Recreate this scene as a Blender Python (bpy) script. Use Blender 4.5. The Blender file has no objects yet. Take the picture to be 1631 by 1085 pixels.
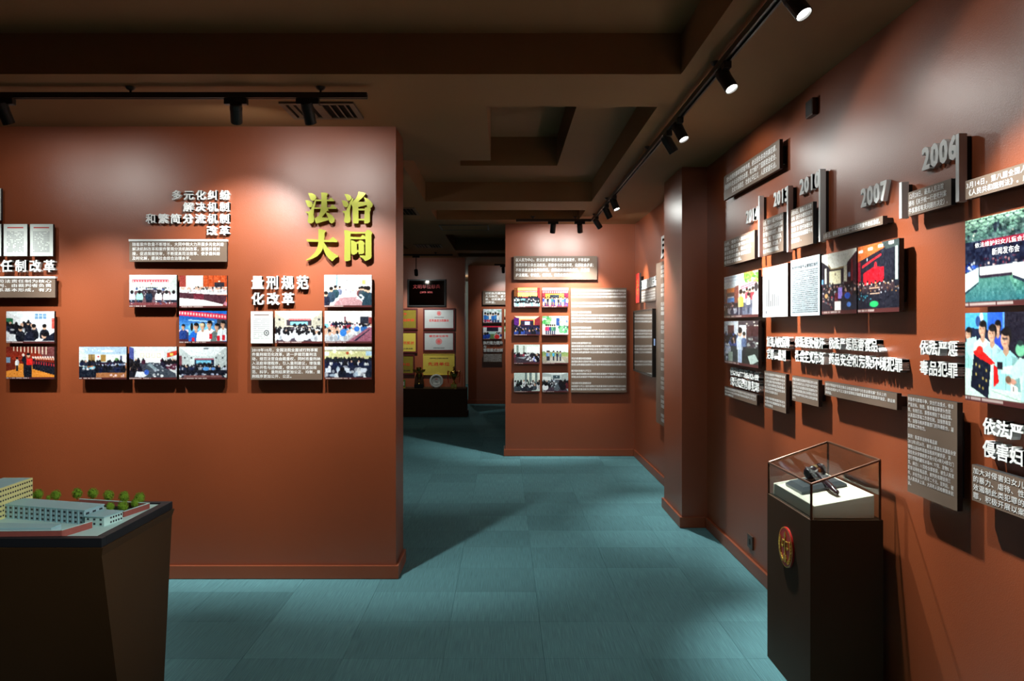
import bpy, bmesh, math, random
import numpy as np
from mathutils import Vector, Matrix
random.seed(7); rng = np.random.default_rng(7)
scn = bpy.context.scene
COL = scn.collection
PI = math.pi
# ------------------------------------------------------------------ camera, world, exposure
F, VX, VY, EYE = 1275.0, 803.0, 521.0, 1.64        # focal length in pixels, vanishing point, eye height
cd = bpy.data.cameras.new('camera'); cam = bpy.data.objects.new('camera', cd); COL.objects.link(cam)
cam.location = (0, 0, EYE); cam.rotation_euler = (PI/2, 0, 0)
cd.sensor_width = 36; cd.sensor_fit = 'HORIZONTAL'; cd.lens = F/1631*36
cd.shift_x = (815.5-VX)/1631; cd.shift_y = -(542.5-VY)/1631
cd.clip_start = .05; cd.clip_end = 100
scn.camera = cam
w = bpy.data.worlds.new('world'); scn.world = w; w.use_nodes = True
w.node_tree.nodes['Background'].inputs[0].default_value = (.5, .45, .4, 1)
w.node_tree.nodes['Background'].inputs[1].default_value = 0
scn.view_settings.view_transform = 'Standard'; scn.view_settings.look = 'None'
scn.view_settings.gamma = 1; scn.view_settings.exposure = 0.0
scn.view_settings.use_curve_mapping = False
POWER = 1.0                                         # common dimmer for the track lights

# ------------------------------------------------------------------ materials
MATS = {}
def lin(c): return tuple(((v/255)/12.92 if v/255 <= .04045 else ((v/255+.055)/1.055)**2.4) for v in c)
def mat(name, col, rough=.6, spec=.5, metal=0, bump=None, var=None, emit=None, coat=0):
    m = bpy.data.materials.new(name); m.use_nodes = True; MATS[name] = m
    nt = m.node_tree; b = nt.nodes['Principled BSDF']
    b.inputs['Base Color'].default_value = (*col, 1); b.inputs['Roughness'].default_value = rough
    b.inputs['Specular IOR Level'].default_value = spec; b.inputs['Metallic'].default_value = metal
    if coat: b.inputs['Coat Weight'].default_value = coat; b.inputs['Coat Roughness'].default_value = .08
    tc = nt.nodes.new('ShaderNodeTexCoord')
    if var:                                         # (scale, amount): soft tone variation
        n = nt.nodes.new('ShaderNodeTexNoise'); n.inputs['Scale'].default_value = var[0]; n.inputs['Detail'].default_value = 4
        nt.links.new(tc.outputs['Object'], n.inputs['Vector'])
        r = nt.nodes.new('ShaderNodeMapRange'); r.inputs['To Min'].default_value = 1-var[1]; r.inputs['To Max'].default_value = 1+var[1]
        nt.links.new(n.outputs['Fac'], r.inputs['Value'])
        x = nt.nodes.new('ShaderNodeVectorMath'); x.operation = 'SCALE'; x.inputs[0].default_value = col
        nt.links.new(r.outputs['Result'], x.inputs['Scale']); nt.links.new(x.outputs['Vector'], b.inputs['Base Color'])
    if bump:                                        # (scale, strength)
        n = nt.nodes.new('ShaderNodeTexNoise'); n.inputs['Scale'].default_value = bump[0]; n.inputs['Detail'].default_value = 3
        nt.links.new(tc.outputs['Object'], n.inputs['Vector'])
        p = nt.nodes.new('ShaderNodeBump'); p.inputs['Strength'].default_value = bump[1]; p.inputs['Distance'].default_value = .01
        nt.links.new(n.outputs['Fac'], p.inputs['Height']); nt.links.new(p.outputs['Normal'], b.inputs['Normal'])
    if emit:
        b.inputs['Emission Color'].default_value = (*emit[0], 1); b.inputs['Emission Strength'].default_value = emit[1]
    return m
WALLC = (.285, .061, .017)
mat('wall_paint', WALLC, .38, 1.0, bump=(260, .10), var=(3, .05)).node_tree.nodes['Principled BSDF'].inputs['IOR'].default_value = 1.53   # satin emulsion
mat('skirting', (.30, .075, .03), .40, .5, var=(6, .06))
mat('ceiling_paint', (.27, .132, .052), .8, .3, bump=(90, .06), var=(2, .06))
mat('grey_wall', (.42, .46, .42), .7, .3, var=(3, .05))
mat('plinth_brown', (.055, .027, .012), .6, .15, var=(5, .08))
mat('table_brown', (.050, .025, .009), .6, .15, var=(5, .08))
mat('rim_black', (.012, .014, .018), .5, .2, var=(8, .1))
mat('board_brown', (.165, .115, .085), .45, .4, var=(6, .05))
mat('edge_black', (.012, .012, .013), .5, .4, var=(8, .1))
mat('white_letter', (.82, .84, .84), .45, .4, var=(10, .02))
mat('white_print', (.85, .86, .86), .5, .3, var=(10, .02))
mat('ink', (.03, .03, .035), .6, .2, var=(30, .1))
mat('gold_letter', (.52, .53, .09), .24, .6, metal=.55, var=(12, .06))
mat('bar_white', (.72, .74, .74), .4, .5, var=(10, .03))
mat('black_metal', (.018, .017, .016), .42, .5, metal=.2, var=(20, .1))
mat('dark_metal', (.05, .035, .025), .45, .5, metal=.3, var=(20, .1))
mat('lamp_glow', (.9, .9, .9), .5, emit=((1, .98, .93), 14))
mat('lamp_off', (.06, .035, .03), .2, .6)
mat('paper_white', (.78, .80, .78), .5, .3, var=(10, .02))
mat('red_plate', (.62, .02, .015), .4, .5, var=(10, .05))
mat('red_ink', (.70, .02, .02), .4, .4, var=(20, .05))
mat('frame_red', (.09, .012, .012), .35, .5, var=(12, .1))
mat('frame_black', (.01, .01, .01), .3, .5, var=(12, .1))
mat('plaque_black', (.20, .18, .165), .04, .9, metal=1)
mat('plaque_silver', (.60, .63, .63), .3, .5, metal=.35, var=(9, .12))
mat('plaque_gold', (.78, .60, .10), .25, .5, metal=.3, var=(9, .12))
mat('plaque_darkgold', (.36, .27, .04), .22, .5, metal=.4, var=(5, .4))
mat('trophy_gold', (.75, .52, .13), .18, .5, metal=1, var=(20, .05))
mat('black_stone', (.012, .012, .012), .15, .6, var=(20, .2))
mat('porcelain', (.72, .76, .72), .2, .5, var=(20, .03))
mat('ribbon_red', (.5, .01, .01), .5, .4, var=(20, .1))
mat('green_box', (.12, .28, .05), .4, .4, var=(20, .2))
mat('tv_black', (.006, .006, .006), .25, .5, var=(20, .1))
mat('tv_screen', (.010, .009, .008), .05, .9, coat=1.0)
mat('sticker_blue', (.35, .5, .85), .4, .5)
mat('velvet_white', (.74, .72, .62), .8, .2, bump=(300, .1), var=(12, .04))
mat('case_frame', (.13, .055, .03), .3, .5, metal=.5, var=(20, .1))
mat('gavel_wood', (.030, .012, .020), .22, .6, var=(30, .3), coat=.4)
mat('slate', (.055, .065, .08), .3, .5, var=(20, .15))
mat('brass', (.70, .48, .15), .25, .5, metal=1)
mat('emblem_red', (.55, .02, .015), .3, .5, var=(20, .05))
mat('emblem_gold', (.72, .50, .06), .35, .5, metal=.4, var=(20, .05))
mat('model_ground', (.50, .74, .72), .6, .3, var=(4, .04))
mat('model_grey', (.33, .50, .56), .5, .4, var=(6, .05))
mat('model_roof', (.30, .55, .60), .5, .4, var=(6, .05))
mat('model_cream', (.68, .66, .30), .5, .4, var=(6, .05))
mat('model_brick', (.30, .085, .07), .6, .3, var=(60, .15))
mat('model_lawn', (.03, .05, .02), .9, .1, var=(60, .3))
mat('model_window', (.03, .04, .05), .2, .6)
mat('model_leaf', (.20, .36, .03), .7, .2, var=(60, .5))
mat('model_trunk', (.10, .05, .02), .8, .2)
mat('socket_brown', (.07, .035, .022), .4, .5, var=(20, .1))
mat('vent_brown', (.13, .08, .045), .6, .4, var=(20, .1))
mat('vent_dark', (.006, .005, .004), .8, .1)
def mat_glass():
    m = bpy.data.materials.new('case_glass'); m.use_nodes = True; MATS['case_glass'] = m; nt = m.node_tree; nt.nodes.clear()
    o = nt.nodes.new('ShaderNodeOutputMaterial'); mx = nt.nodes.new('ShaderNodeMixShader')
    t = nt.nodes.new('ShaderNodeBsdfTransparent'); t.inputs[0].default_value = (.95, .975, .96, 1)
    g = nt.nodes.new('ShaderNodeBsdfGlossy'); g.inputs['Roughness'].default_value = .02
    f = nt.nodes.new('ShaderNodeFresnel'); f.inputs[0].default_value = 1.52
    ge = nt.nodes.new('ShaderNodeNewGeometry'); iv = nt.nodes.new('ShaderNodeMath'); iv.operation = 'SUBTRACT'; iv.inputs[0].default_value = 1; nt.links.new(ge.outputs['Backfacing'], iv.inputs[1])
    mu = nt.nodes.new('ShaderNodeMath'); mu.operation = 'MULTIPLY'; nt.links.new(f.outputs[0], mu.inputs[0]); nt.links.new(iv.outputs[0], mu.inputs[1])   # only the outer face mirrors
    nt.links.new(mu.outputs[0], mx.inputs[0]); nt.links.new(t.outputs[0], mx.inputs[1]); nt.links.new(g.outputs[0], mx.inputs[2])
    nt.links.new(mx.outputs[0], o.inputs[0])
mat_glass()
def mat_print():
    m = mat('photo_print', (.5, .5, .5), .3, .4); nt = m.node_tree; b = nt.nodes['Principled BSDF']
    a = nt.nodes.new('ShaderNodeAttribute'); a.attribute_name = 'Col'
    nt.links.new(a.outputs['Color'], b.inputs['Base Color'])
mat_print()
def mat_carpet():
    base = (.122, .295, .33)
    m = mat('carpet', base, .95, .1); nt = m.node_tree; b = nt.nodes['Principled BSDF']; N = nt.nodes.new; L = nt.links.new
    geo = N('ShaderNodeNewGeometry'); mp = N('ShaderNodeMapping'); mp.inputs['Scale'].default_value = (260, 5, 1)
    L(geo.outputs['Position'], mp.inputs['Vector'])
    n = N('ShaderNodeTexNoise'); n.inputs['Scale'].default_value = 1; n.inputs['Detail'].default_value = 3; L(mp.outputs[0], n.inputs['Vector'])
    r = N('ShaderNodeMapRange'); r.inputs['From Min'].default_value = .3; r.inputs['From Max'].default_value = .7
    r.inputs['To Min'].default_value = .80; r.inputs['To Max'].default_value = 1.20; L(n.outputs['Fac'], r.inputs['Value'])
    oi = N('ShaderNodeObjectInfo'); r2 = N('ShaderNodeMapRange'); r2.inputs['To Min'].default_value = .86; r2.inputs['To Max'].default_value = 1.12
    L(oi.outputs['Random'], r2.inputs['Value'])
    mu = N('ShaderNodeMath'); mu.operation = 'MULTIPLY'; L(r.outputs[0], mu.inputs[0]); L(r2.outputs[0], mu.inputs[1])
    sc = N('ShaderNodeVectorMath'); sc.operation = 'SCALE'; sc.inputs[0].default_value = base; L(mu.outputs[0], sc.inputs['Scale'])
    L(sc.outputs[0], b.inputs['Base Color'])
    bp = N('ShaderNodeBump'); bp.inputs['Strength'].default_value = .5; bp.inputs['Distance'].default_value = .004
    L(n.outputs['Fac'], bp.inputs['Height']); L(bp.outputs[0], b.inputs['Normal'])
mat_carpet()

# ------------------------------------------------------------------ mesh helpers
class MB:
    def __init__(s): s.v = []; s.f = []; s.m = []
    def add(s, v, f, mi=0):
        o = len(s.v); s.v += [tuple(p) for p in v]; s.f += [tuple(i+o for i in q) for q in f]; s.m += [mi]*len(f)
    def box(s, x0, y0, z0, x1, y1, z1, mi=0, front=None):
        v = [(x0,y0,z0),(x1,y0,z0),(x1,y1,z0),(x0,y1,z0),(x0,y0,z1),(x1,y0,z1),(x1,y1,z1),(x0,y1,z1)]
        f = [(0,3,2,1),(4,5,6,7),(0,1,5,4),(1,2,6,5),(2,3,7,6),(3,0,4,7)]
        s.add(v, f, mi)
        if front is not None: s.m[-4] = front        # the face towards -y
        return s
    def prism(s, pts, z0, z1, mi=0):
        n = len(pts); v = [(x,y,z0) for x,y in pts]+[(x,y,z1) for x,y in pts]
        f = [tuple(range(n-1,-1,-1)), tuple(range(n,2*n))]+[(i,(i+1)%n,n+(i+1)%n,n+i) for i in range(n)]
        s.add(v, f, mi); return s
    def plate(s, pts, y0, y1, mi=0):                 # polygon in the x-z plane, thick in y (y0 = front)
        n = len(pts); v = [(x,y0,z) for x,z in pts]+[(x,y1,z) for x,z in pts]
        f = [tuple(range(n)), tuple(range(2*n-1,n-1,-1))]+[(i,n+i,n+(i+1)%n,(i+1)%n) for i in range(n)]
        s.add(v, f, mi); return s
    def tube(s, a, b, r0, r1=None, n=16, mi=0, cap=True):
        a = Vector(a); b = Vector(b); r1 = r0 if r1 is None else r1
        d = (b-a).normalized(); u = d.orthogonal().normalized(); w_ = d.cross(u)
        v = [a+(u*math.cos(t)+w_*math.sin(t))*r0 for t in [2*PI*i/n for i in range(n)]]+[b+(u*math.cos(t)+w_*math.sin(t))*r1 for t in [2*PI*i/n for i in range(n)]]
        f = [(i,(i+1)%n,n+(i+1)%n,n+i) for i in range(n)]
        if cap: f += [tuple(range(n-1,-1,-1)), tuple(range(n,2*n))]
        s.add(v, f, mi); return s
    def lathe(s, prof, n=24, mi=0, o=(0,0,0)):
        v = []; f = []
        for r, z in prof: v += [(o[0]+r*math.cos(2*PI*i/n), o[1]+r*math.sin(2*PI*i/n), o[2]+z) for i in range(n)]
        for k in range(len(prof)-1):
            f += [(k*n+i, k*n+(i+1)%n, (k+1)*n+(i+1)%n, (k+1)*n+i) for i in range(n)]
        s.add(v, f, mi); return s
    def path(s, pts, r, n=8, mi=0):
        for a, b in zip(pts[:-1], pts[1:]): s.tube(a, b, r, n=n, mi=mi)
        return s
    def mesh(s, name, mats, smooth=False):
        me = bpy.data.meshes.new(name); me.from_pydata(s.v, [], s.f)
        for m in ([mats] if isinstance(mats, str) else mats): me.materials.append(MATS[m])
        me.polygons.foreach_set('material_index', s.m)
        if smooth: me.polygons.foreach_set('use_smooth', [True]*len(s.f))
        me.update(); return me
    def build(s, name, mats, parent=None, smooth=False, bevel=0):
        o = bpy.data.objects.new(name, s.mesh(name, mats, smooth)); COL.objects.link(o); o.parent = parent
        if bevel:
            b = o.modifiers.new('bevel', 'BEVEL'); b.width = bevel; b.segments = 2; b.limit_method = 'ANGLE'
        return o
def tag(o, label=None, cat=None, group=None, kind=None):
    for k, v in (('label', label), ('category', cat), ('group', group), ('kind', kind)):
        if v: o[k] = v
    return o
def thing(name, label, cat, loc=(0,0,0), rz=0, group=None):
    o = bpy.data.objects.new(name, None); COL.objects.link(o); o.empty_display_size = .05
    o.location = loc; o.rotation_euler = (0,0,rz); return tag(o, label, cat, group)
def struct(name, mb, m, parent=None, **k):
    o = mb.build(name, m, parent, **k)
    if parent is None: o['kind'] = 'structure'
    return o

# ------------------------------------------------------------------ where things stand (metres; y = distance from the camera)
YA, XA, YA2 = 5.22, -.706, 5.60      # partition with the reform panels
XR = 1.66                            # timeline wall
YB, XB = 10.17, .016                 # partition at the end of the aisle
YT, XT = 15.10, -.745                # trophy wall
YC, XC = 17.06, -.769                # far wall
YE, XL, YN = 23.0, -5.5, -2.5
H = 2.948; TOP = 3.7

# ------------------------------------------------------------------ ceiling: heights on a grid of cells
COF = [(-4.6, .916, .6, 4.14, 3.16), (-4.0, .45, 1.3, 3.45, 3.36),
       (-.82, .91, 4.75, 8.34, 3.15), (-.41, .496, 5.3, 7.49, 3.42), (-.41, .30, 5.3, 7.19, 3.35),
       (-.82, -.105, 4.75, 6.286, H),
       (-.82, .91, 8.95, 9.75, 3.15), (-.835, .91, 11.34, 13.67, 3.15), (-.835, .91, 14.18, 14.9, 3.15),
       (-4.6, -1.6, 6.6, 9.6, 3.15), (-4.6, -1.6, 10.4, 13.4, 3.15)]
def ceiling():
    xs = sorted({XL-.2, XR+.2}|{c[0] for c in COF}|{c[1] for c in COF}); ys = sorted({YN-.2, YE+.2}|{c[2] for c in COF}|{c[3] for c in COF})
    def h(i, j):
        x = (xs[i]+xs[i+1])/2; y = (ys[j]+ys[j+1])/2; z = H
        for c in COF:
            if c[0] < x < c[1] and c[2] < y < c[3]: z = c[4]
        return z
    g = [[h(i, j) for j in range(len(ys)-1)] for i in range(len(xs)-1)]; mb = MB()
    for i in range(len(xs)-1):
        for j in range(len(ys)-1):
            z = g[i][j]; a, b, c, d = xs[i], xs[i+1], ys[j], ys[j+1]
            mb.add([(a,c,z),(a,d,z),(b,d,z),(b,c,z)], [(0,1,2,3)])
            if i+1 < len(xs)-1 and g[i+1][j] != z: mb.add([(b,c,z),(b,d,z),(b,d,g[i+1][j]),(b,c,g[i+1][j])], [(0,1,2,3)])
            if j+1 < len(ys)-1 and g[i][j+1] != z: mb.add([(a,d,z),(b,d,z),(b,d,g[i][j+1]),(a,d,g[i][j+1])], [(0,1,2,3)])
    mb.add([(xs[0],ys[0],TOP),(xs[-1],ys[0],TOP),(xs[-1],ys[-1],TOP),(xs[0],ys[-1],TOP)], [(0,1,2,3)])
    return struct('ceiling', mb, 'ceiling_paint')
ceiling()
# ------------------------------------------------------------------ walls and skirtings
def wall(name, x0, y0, x1, y1, m='wall_paint', top=H): return struct(name, MB().box(x0, y0, 0, x1, y1, top), m)
wall('wall_left', XL, YA, XA, YA2)
wall('wall_right', XR, YN, XR+.2, YE, top=TOP)
wall('wall_centre', XB, YB, XR, YB+.3)
wall('wall_trophy', XL, YT, XT, YT+.35)
wall('wall_far', XC, YC, XR, YC+.3)
wall('wall_end', XL, YE, XR+.2, YE+.2, 'grey_wall', TOP)
wall('wall_side', XL-.2, YN, XL, YE+.2, top=TOP)
wall('wall_front', XL-.2, YN-.2, XR+.2, YN, top=TOP)
wall('wall_pillar', 1.453, 6.545, XR, 7.27)
BH, BT = .088, .02
def skirt(name, segs, m='skirting'):
    mb = MB()
    for x0, y0, x1, y1 in segs: mb.box(x0, y0, .002, x1, y1, BH)
    return struct(name, mb, m, bevel=.003)
skirt('baseboard_left', [(XL, YA-BT, XA+BT, YA), (XA, YA, XA+BT, YA2)])
skirt('baseboard_right', [(XR-BT, 1.0, XR, 6.545-BT), (XR-BT, 7.27+BT, XR, YB-BT)])
skirt('baseboard_pillar', [(1.453-BT, 6.545-BT, XR-BT, 6.545), (1.453-BT, 6.545, 1.453, 7.27+BT), (1.453, 7.27, XR-BT, 7.27+BT)])
skirt('baseboard_centre', [(XB-BT, YB-BT, XR-BT, YB), (XB-BT, YB, XB, YB+.3)])
skirt('baseboard_far', [(XC-BT, YC-BT, XR, YC)])
# ------------------------------------------------------------------ floor: screed and 50 cm carpet tiles
fl = struct('floor', MB().box(XL-.2, YN-.2, -.06, XR+.2, YE+.2, -.011), 'edge_black')
TP = .4985; TX0, TY0 = -.301, 3.957
def tile_mesh():
    mb = MB(); g = TP/2-.0004; b = .0012; z0, z1 = -.0105, 0.0
    v = [(-g,-g,z0),(g,-g,z0),(g,g,z0),(-g,g,z0),(-g,-g,z1-b),(g,-g,z1-b),(g,g,z1-b),(-g,g,z1-b),
         (-g+b,-g+b,z1),(g-b,-g+b,z1),(g-b,g-b,z1),(-g+b,g-b,z1)]
    f = [(8,9,10,11)]+[(i,(i+1)%4,4+(i+1)%4,4+i) for i in range(4)]+[(4+i,4+(i+1)%4,8+(i+1)%4,8+i) for i in range(4)]
    mb.add(v, f); return mb
tm = tile_mesh(); tme = tm.mesh('carpet_tile', 'carpet'); rest = MB(); cand = []
for i in range(-12, 5):
    for j in range(-14, 39):
        x = TX0+TP*(i+.5); y = TY0+TP*(j+.5)
        if x-TP/2 > XR+.15 or x+TP/2 < XL-.2 or y > YE+.2: continue
        px0 = VX+F*(x-TP/2)/max(y, .3); px1 = VX+F*(x+TP/2)/max(y, .3)
        vis = y > 3.45 and px1 > 262 and px0 < 1240 and y < 17.3
        if y > YA+.3 and px1 < 640: vis = False
        if y > YB+.3 and px0 > 810: vis = False
        cand.append((not vis, y, x))
cand.sort()
for k, (hid, y, x) in enumerate(cand):
    if not hid and k < 300:
        o = bpy.data.objects.new('carpet_tile', tme); COL.objects.link(o); o.parent = fl; o.location = (x, y, 0)
    else: rest.add([(a+x, b+y, c) for a, b, c in tm.v], tm.f)
o = rest.build('carpet_tile_field', 'carpet', fl); o['kind'] = 'stuff'

# ------------------------------------------------------------------ glyphs: one small mesh for each character
GL = {}
def load_glyphs(chars, res=2):
    tmp = []
    for ch in sorted(set(chars)):
        if ch in ' \n': continue
        c = bpy.data.curves.new('g', 'FONT'); c.body = ch; c.resolution_u = res
        o = bpy.data.objects.new('g', c); COL.objects.link(o); tmp.append((ch, o))
    bpy.context.view_layer.update(); dg = bpy.context.evaluated_depsgraph_get()
    for ch, o in tmp:
        me = o.evaluated_get(dg).to_mesh()
        v = np.empty(len(me.vertices)*3); me.vertices.foreach_get('co', v); v = v.reshape(-1, 3)
        GL[ch] = (v, [tuple(p.vertices) for p in me.polygons]); o.evaluated_get(dg).to_mesh_clear()
    for _, o in tmp:
        c = o.data; bpy.data.objects.remove(o); bpy.data.curves.remove(c)
def fat(ch, shifts):
    v, f = GL[ch]; V = []; Fc = []
    for dx, dy in shifts:
        o = sum(len(x) for x in V); V.append(v+np.array([dx, dy, .0002*len(V)])); Fc += [tuple(i+o for i in q) for q in f]
    return np.concatenate(V), Fc
def solid(ch, shifts):
    """front face at z = .5, sides down to z = -.5, strokes thickened by overlapping shifted copies"""
    v, f = GL[ch]; V = []; Fc = []; n = len(v); cnt = {}
    for q in f:
        for a_, b_ in zip(q, q[1:]+q[:1]): cnt[(a_, b_)] = cnt.get((a_, b_), 0)+1
    rim = [e for e in cnt if (e[1], e[0]) not in cnt]
    for k, (dx, dy) in enumerate(shifts):
        o = 2*n*k; top = v+np.array([dx, dy, .5-.004*k]); V += [top, top*np.array([1,1,0])+np.array([0,0,-.5])]
        Fc += [tuple(i+o for i in q) for q in f]+[(b_+o, a_+o, a_+n+o, b_+n+o) for a_, b_ in rim]
    return np.concatenate(V), Fc
SMALL = ((-.018,-.008),(.018,-.008),(0,.014)); BOLD = ((-.026,-.022),(.026,-.022),(-.026,.022),(.026,.022),(0,0)); YEAR = ((-.04,-.025),(.04,-.025),(-.04,.025),(.04,.025),(0,0),(0,.03),(0,-.03))
def adv(ch): return .55 if ord(ch) < 128 else (.6 if ch in '“”' else 1.0)
def lettering(lines, w_, h_, m, parent, x0, z1, y, style='small', pitch=None, align='l', name='lettering', slant=0):
    """flat print: lines fitted into w_ x h_ with the top left corner at x0, z1; front plane y"""
    n = len(lines); wid = max(sum(adv(c) for c in l) for l in lines); sz = h_/(n-1+.92) if pitch is None else pitch
    sx = w_/wid; sz_c = min(sz*.84, sx*1.25); mb = MB()
    for k, l in enumerate(lines):
        lw = sum(adv(c) for c in l)*sx; x = x0 if align == 'l' else (x0+w_-lw if align == 'r' else x0+(w_-lw)/2); zb = z1-sz*k-sz_c*.9
        for ch in l:
            if ch in GL:
                v, f = fat(ch, SMALL)
                P = np.stack([x+(v[:, 0]+slant*v[:, 1])*sx*.97, y-v[:, 2], zb+v[:, 1]*sz_c], 1)
                mb.add(P.tolist(), f)
            x += adv(ch)*sx
    o = mb.build(name, m, parent); o['kind'] = 'stuff'; return o

# ------------------------------------------------------------------ photo painter (prints are coloured point by point)
class Pic:
    def __init__(s, W=100, Hh=68, bg=(120,120,120)):
        s.W, s.H = W, Hh; s.a = np.zeros((Hh, W, 3)); s.a[:] = bg
        s.u, s.v = np.meshgrid((np.arange(W)+.5)/W, (np.arange(Hh)+.5)/Hh)
    def put(s, al, c): al = np.clip(al, 0, 1)[..., None]; s.a = s.a*(1-al)+np.array(c, float)*al; return s
    def rect(s, u0, v0, u1, v1, c, o=1): return s.put(o*np.clip((s.u-u0)*s.W+.5,0,1)*np.clip((u1-s.u)*s.W+.5,0,1)*np.clip((s.v-v0)*s.H+.5,0,1)*np.clip((v1-s.v)*s.H+.5,0,1), c)
    def ell(s, u, v, ru, rv, c, o=1): r = np.sqrt(((s.u-u)/ru)**2+((s.v-v)/rv)**2); return s.put(o*np.clip((1-r)*min(ru*s.W, rv*s.H)+.5, 0, 1), c)
    def poly(s, pts, c, o=1):
        ins = np.zeros(s.u.shape, bool); n = len(pts)
        for i in range(n):
            (x0,y0),(x1,y1) = pts[i], pts[(i+1)%n]
            if y0 == y1: continue
            cr = (s.v >= min(y0,y1)) & (s.v < max(y0,y1)); ins ^= cr & (s.u < x0+(s.v-y0)*(x1-x0)/(y1-y0))
        return s.put(o*ins.astype(float), c)
    def grad(s, v0, v1, c0, c1):
        t = np.clip((s.v-v0)/(v1-v0), 0, 1)[..., None]; m = ((s.v >= v0) & (s.v <= v1)).astype(float)
        return s.put(m, 0) if False else s._g(m, t, c0, c1)
    def _g(s, m, t, c0, c1): c = np.array(c0, float)*(1-t)+np.array(c1, float)*t; s.a = s.a*(1-m[..., None])+c*m[..., None]; return s
    def noise(s, amp, k=1):
        n = rng.normal(0, amp, (s.H//k+1, s.W//k+1, 1)).repeat(k, 0).repeat(k, 1)[:s.H, :s.W]; s.a = np.clip(s.a+n, 0, 255); return s
    def man(s, u, v, z, shirt, hair=(25,22,22), skin=(205,165,140), back=False, legs=None):
        a = s.H/s.W; sh = tuple(c*.72 for c in shirt)
        if legs:
            s.rect(u-z*.22*a, v+z*1.1, u+z*.22*a, v+z*2.5, legs); s.rect(u-z*.012*a, v+z*1.3, u+z*.012*a, v+z*2.5, tuple(c*.6 for c in legs))
            s.poly([(u-z*.2*a,v+z*.3),(u+z*.2*a,v+z*.3),(u+z*.4*a,v+z*.5),(u+z*.36*a,v+z*1.3),(u-z*.36*a,v+z*1.3),(u-z*.4*a,v+z*.5)], shirt); s.rect(u+z*.12*a,v+z*.45,u+z*.36*a,v+z*1.3,sh,.7)
        else: s.ell(u, v+z*.95, z*.58*a, z*.72, shirt); s.ell(u+z*.25*a, v+z*1.1, z*.25*a, z*.5, sh, .6)
        s.ell(u, v, z*.24*a, z*.33, hair if back else skin)
        if not back: s.ell(u, v-z*.15, z*.26*a, z*.23, hair)
        return s
    def bust(s, u, v, z, shirt, hair=(18,16,18), skin=(214,168,140), look=-.2):
        """a nearer figure: shoulders, collar, neck, face with brows, nose shade and mouth"""
        a = s.H/s.W; X = lambda k: u+k*z*a; Y = lambda k: v+k*z; sh = tuple(c*.7 for c in shirt)
        s.poly([(X(-.22),Y(.42)),(X(.22),Y(.42)),(X(.62),Y(.68)),(X(.78),Y(1.9)),(X(-.78),Y(1.9)),(X(-.62),Y(.68))], shirt)
        s.poly([(X(.3),Y(.6)),(X(.62),Y(.68)),(X(.78),Y(1.9)),(X(.42),Y(1.9))], sh, .7); s.poly([(X(-.05),Y(.7)),(X(.02),Y(.7)),(X(.02),Y(1.9)),(X(-.05),Y(1.9))], sh, .5)
        s.poly([(X(-.13),Y(.2)),(X(.13),Y(.2)),(X(.16),Y(.5)),(X(0),Y(.66)),(X(-.16),Y(.5))], tuple(c*.85 for c in skin))
        s.ell(X(.03),Y(-.10),z*.27*a,z*.34,hair); s.ell(X(look*.25),Y(.02),z*.23*a,z*.31,skin); s.ell(X(.02),Y(-.26),z*.25*a,z*.16,hair)
        for k in (-.10, .08): s.ell(X(look*.25+k),Y(-.03),z*.045*a,z*.025,(60,40,36))
        s.ell(X(look*.35),Y(.07),z*.03*a,z*.05,tuple(c*.8 for c in skin)); s.ell(X(look*.28),Y(.18),z*.07*a,z*.02,(160,80,76)); s.ell(X(.12),Y(.08),z*.08*a,z*.2,tuple(c*.72 for c in skin),.6)
        return s
    def seats(s, v0, v1, n, cols, z0, z1, u0=0, u1=1, hair=.9, u0b=None, u1b=None):
        """n seated people seen from behind, far ones first, scattered between v0 (size z0) and v1 (size z1)"""
        a = s.H/s.W; u0b = u0 if u0b is None else u0b; u1b = u1 if u1b is None else u1b
        for t in np.sort(rng.random(n)**.7):
            z = (z0+(z1-z0)*t)*rng.uniform(.85,1.15); v = v0+(v1-v0)*t; A, B = u0+(u0b-u0)*t, u1+(u1b-u1)*t; u = A+(B-A)*rng.random()
            c = np.array(cols[int(rng.integers(len(cols)))], float)*rng.uniform(.8,1.06); c = np.clip(c, 0, 255)
            s.ell(u, v, z*.5*a, z*.5, c); s.ell(u+z*.2*a, v+z*.12, z*.22*a, z*.35, c*.75, .7); s.ell(u+rng.uniform(-.1,.1)*z*a, v-z*.55, z*.19*a, z*.26, (24,22,26) if rng.random() < hair else (200,160,138))
        return s
    def bits(s, u0, v0, u1, v1, n, cols, r=.012):
        """small clutter: papers, cups, microphones, glints"""
        for k in range(n):
            c = cols[int(rng.integers(len(cols)))]; s.ell(rng.uniform(u0,u1), rng.uniform(v0,v1), r*rng.uniform(.5,1.6), r*rng.uniform(.5,1.3)*s.W/s.H, c, rng.uniform(.5,1))
        return s
    def room(s, u0, v0, u1, v1, ceil, wallc, floor, left=None, right=None):
        s.poly([(0,0),(1.01,0),(u1,v0),(u0,v0)], ceil); s.poly([(0,1.01),(u0,v1),(u1,v1),(1.01,1.01)], floor)
        s.poly([(-.01,0),(u0,v0),(u0,v1),(-.01,1.01)], left or tuple(c*.9 for c in wallc)); s.poly([(1.01,0),(1.01,1.01),(u1,v1),(u1,v0)], right or tuple(c*.86 for c in wallc))
        s.rect(u0,v0,u1,v1,wallc); return s
    def banner(s, u0, v0, u1, v1, c=(200,36,58), tilt=0, n=14):
        s.poly([(u0,v0),(u1,v0+tilt),(u1,v1+tilt),(u0,v1)], c); h = v1-v0
        for k in range(n):
            x = u0+(u1-u0)*(k+.25)/n; d = tilt*(k+.5)/n; s.rect(x, v0+h*.25+d, x+(u1-u0)/n*.55, v0+h*.75+d, (250,228,214), .85)
        return s
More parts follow.
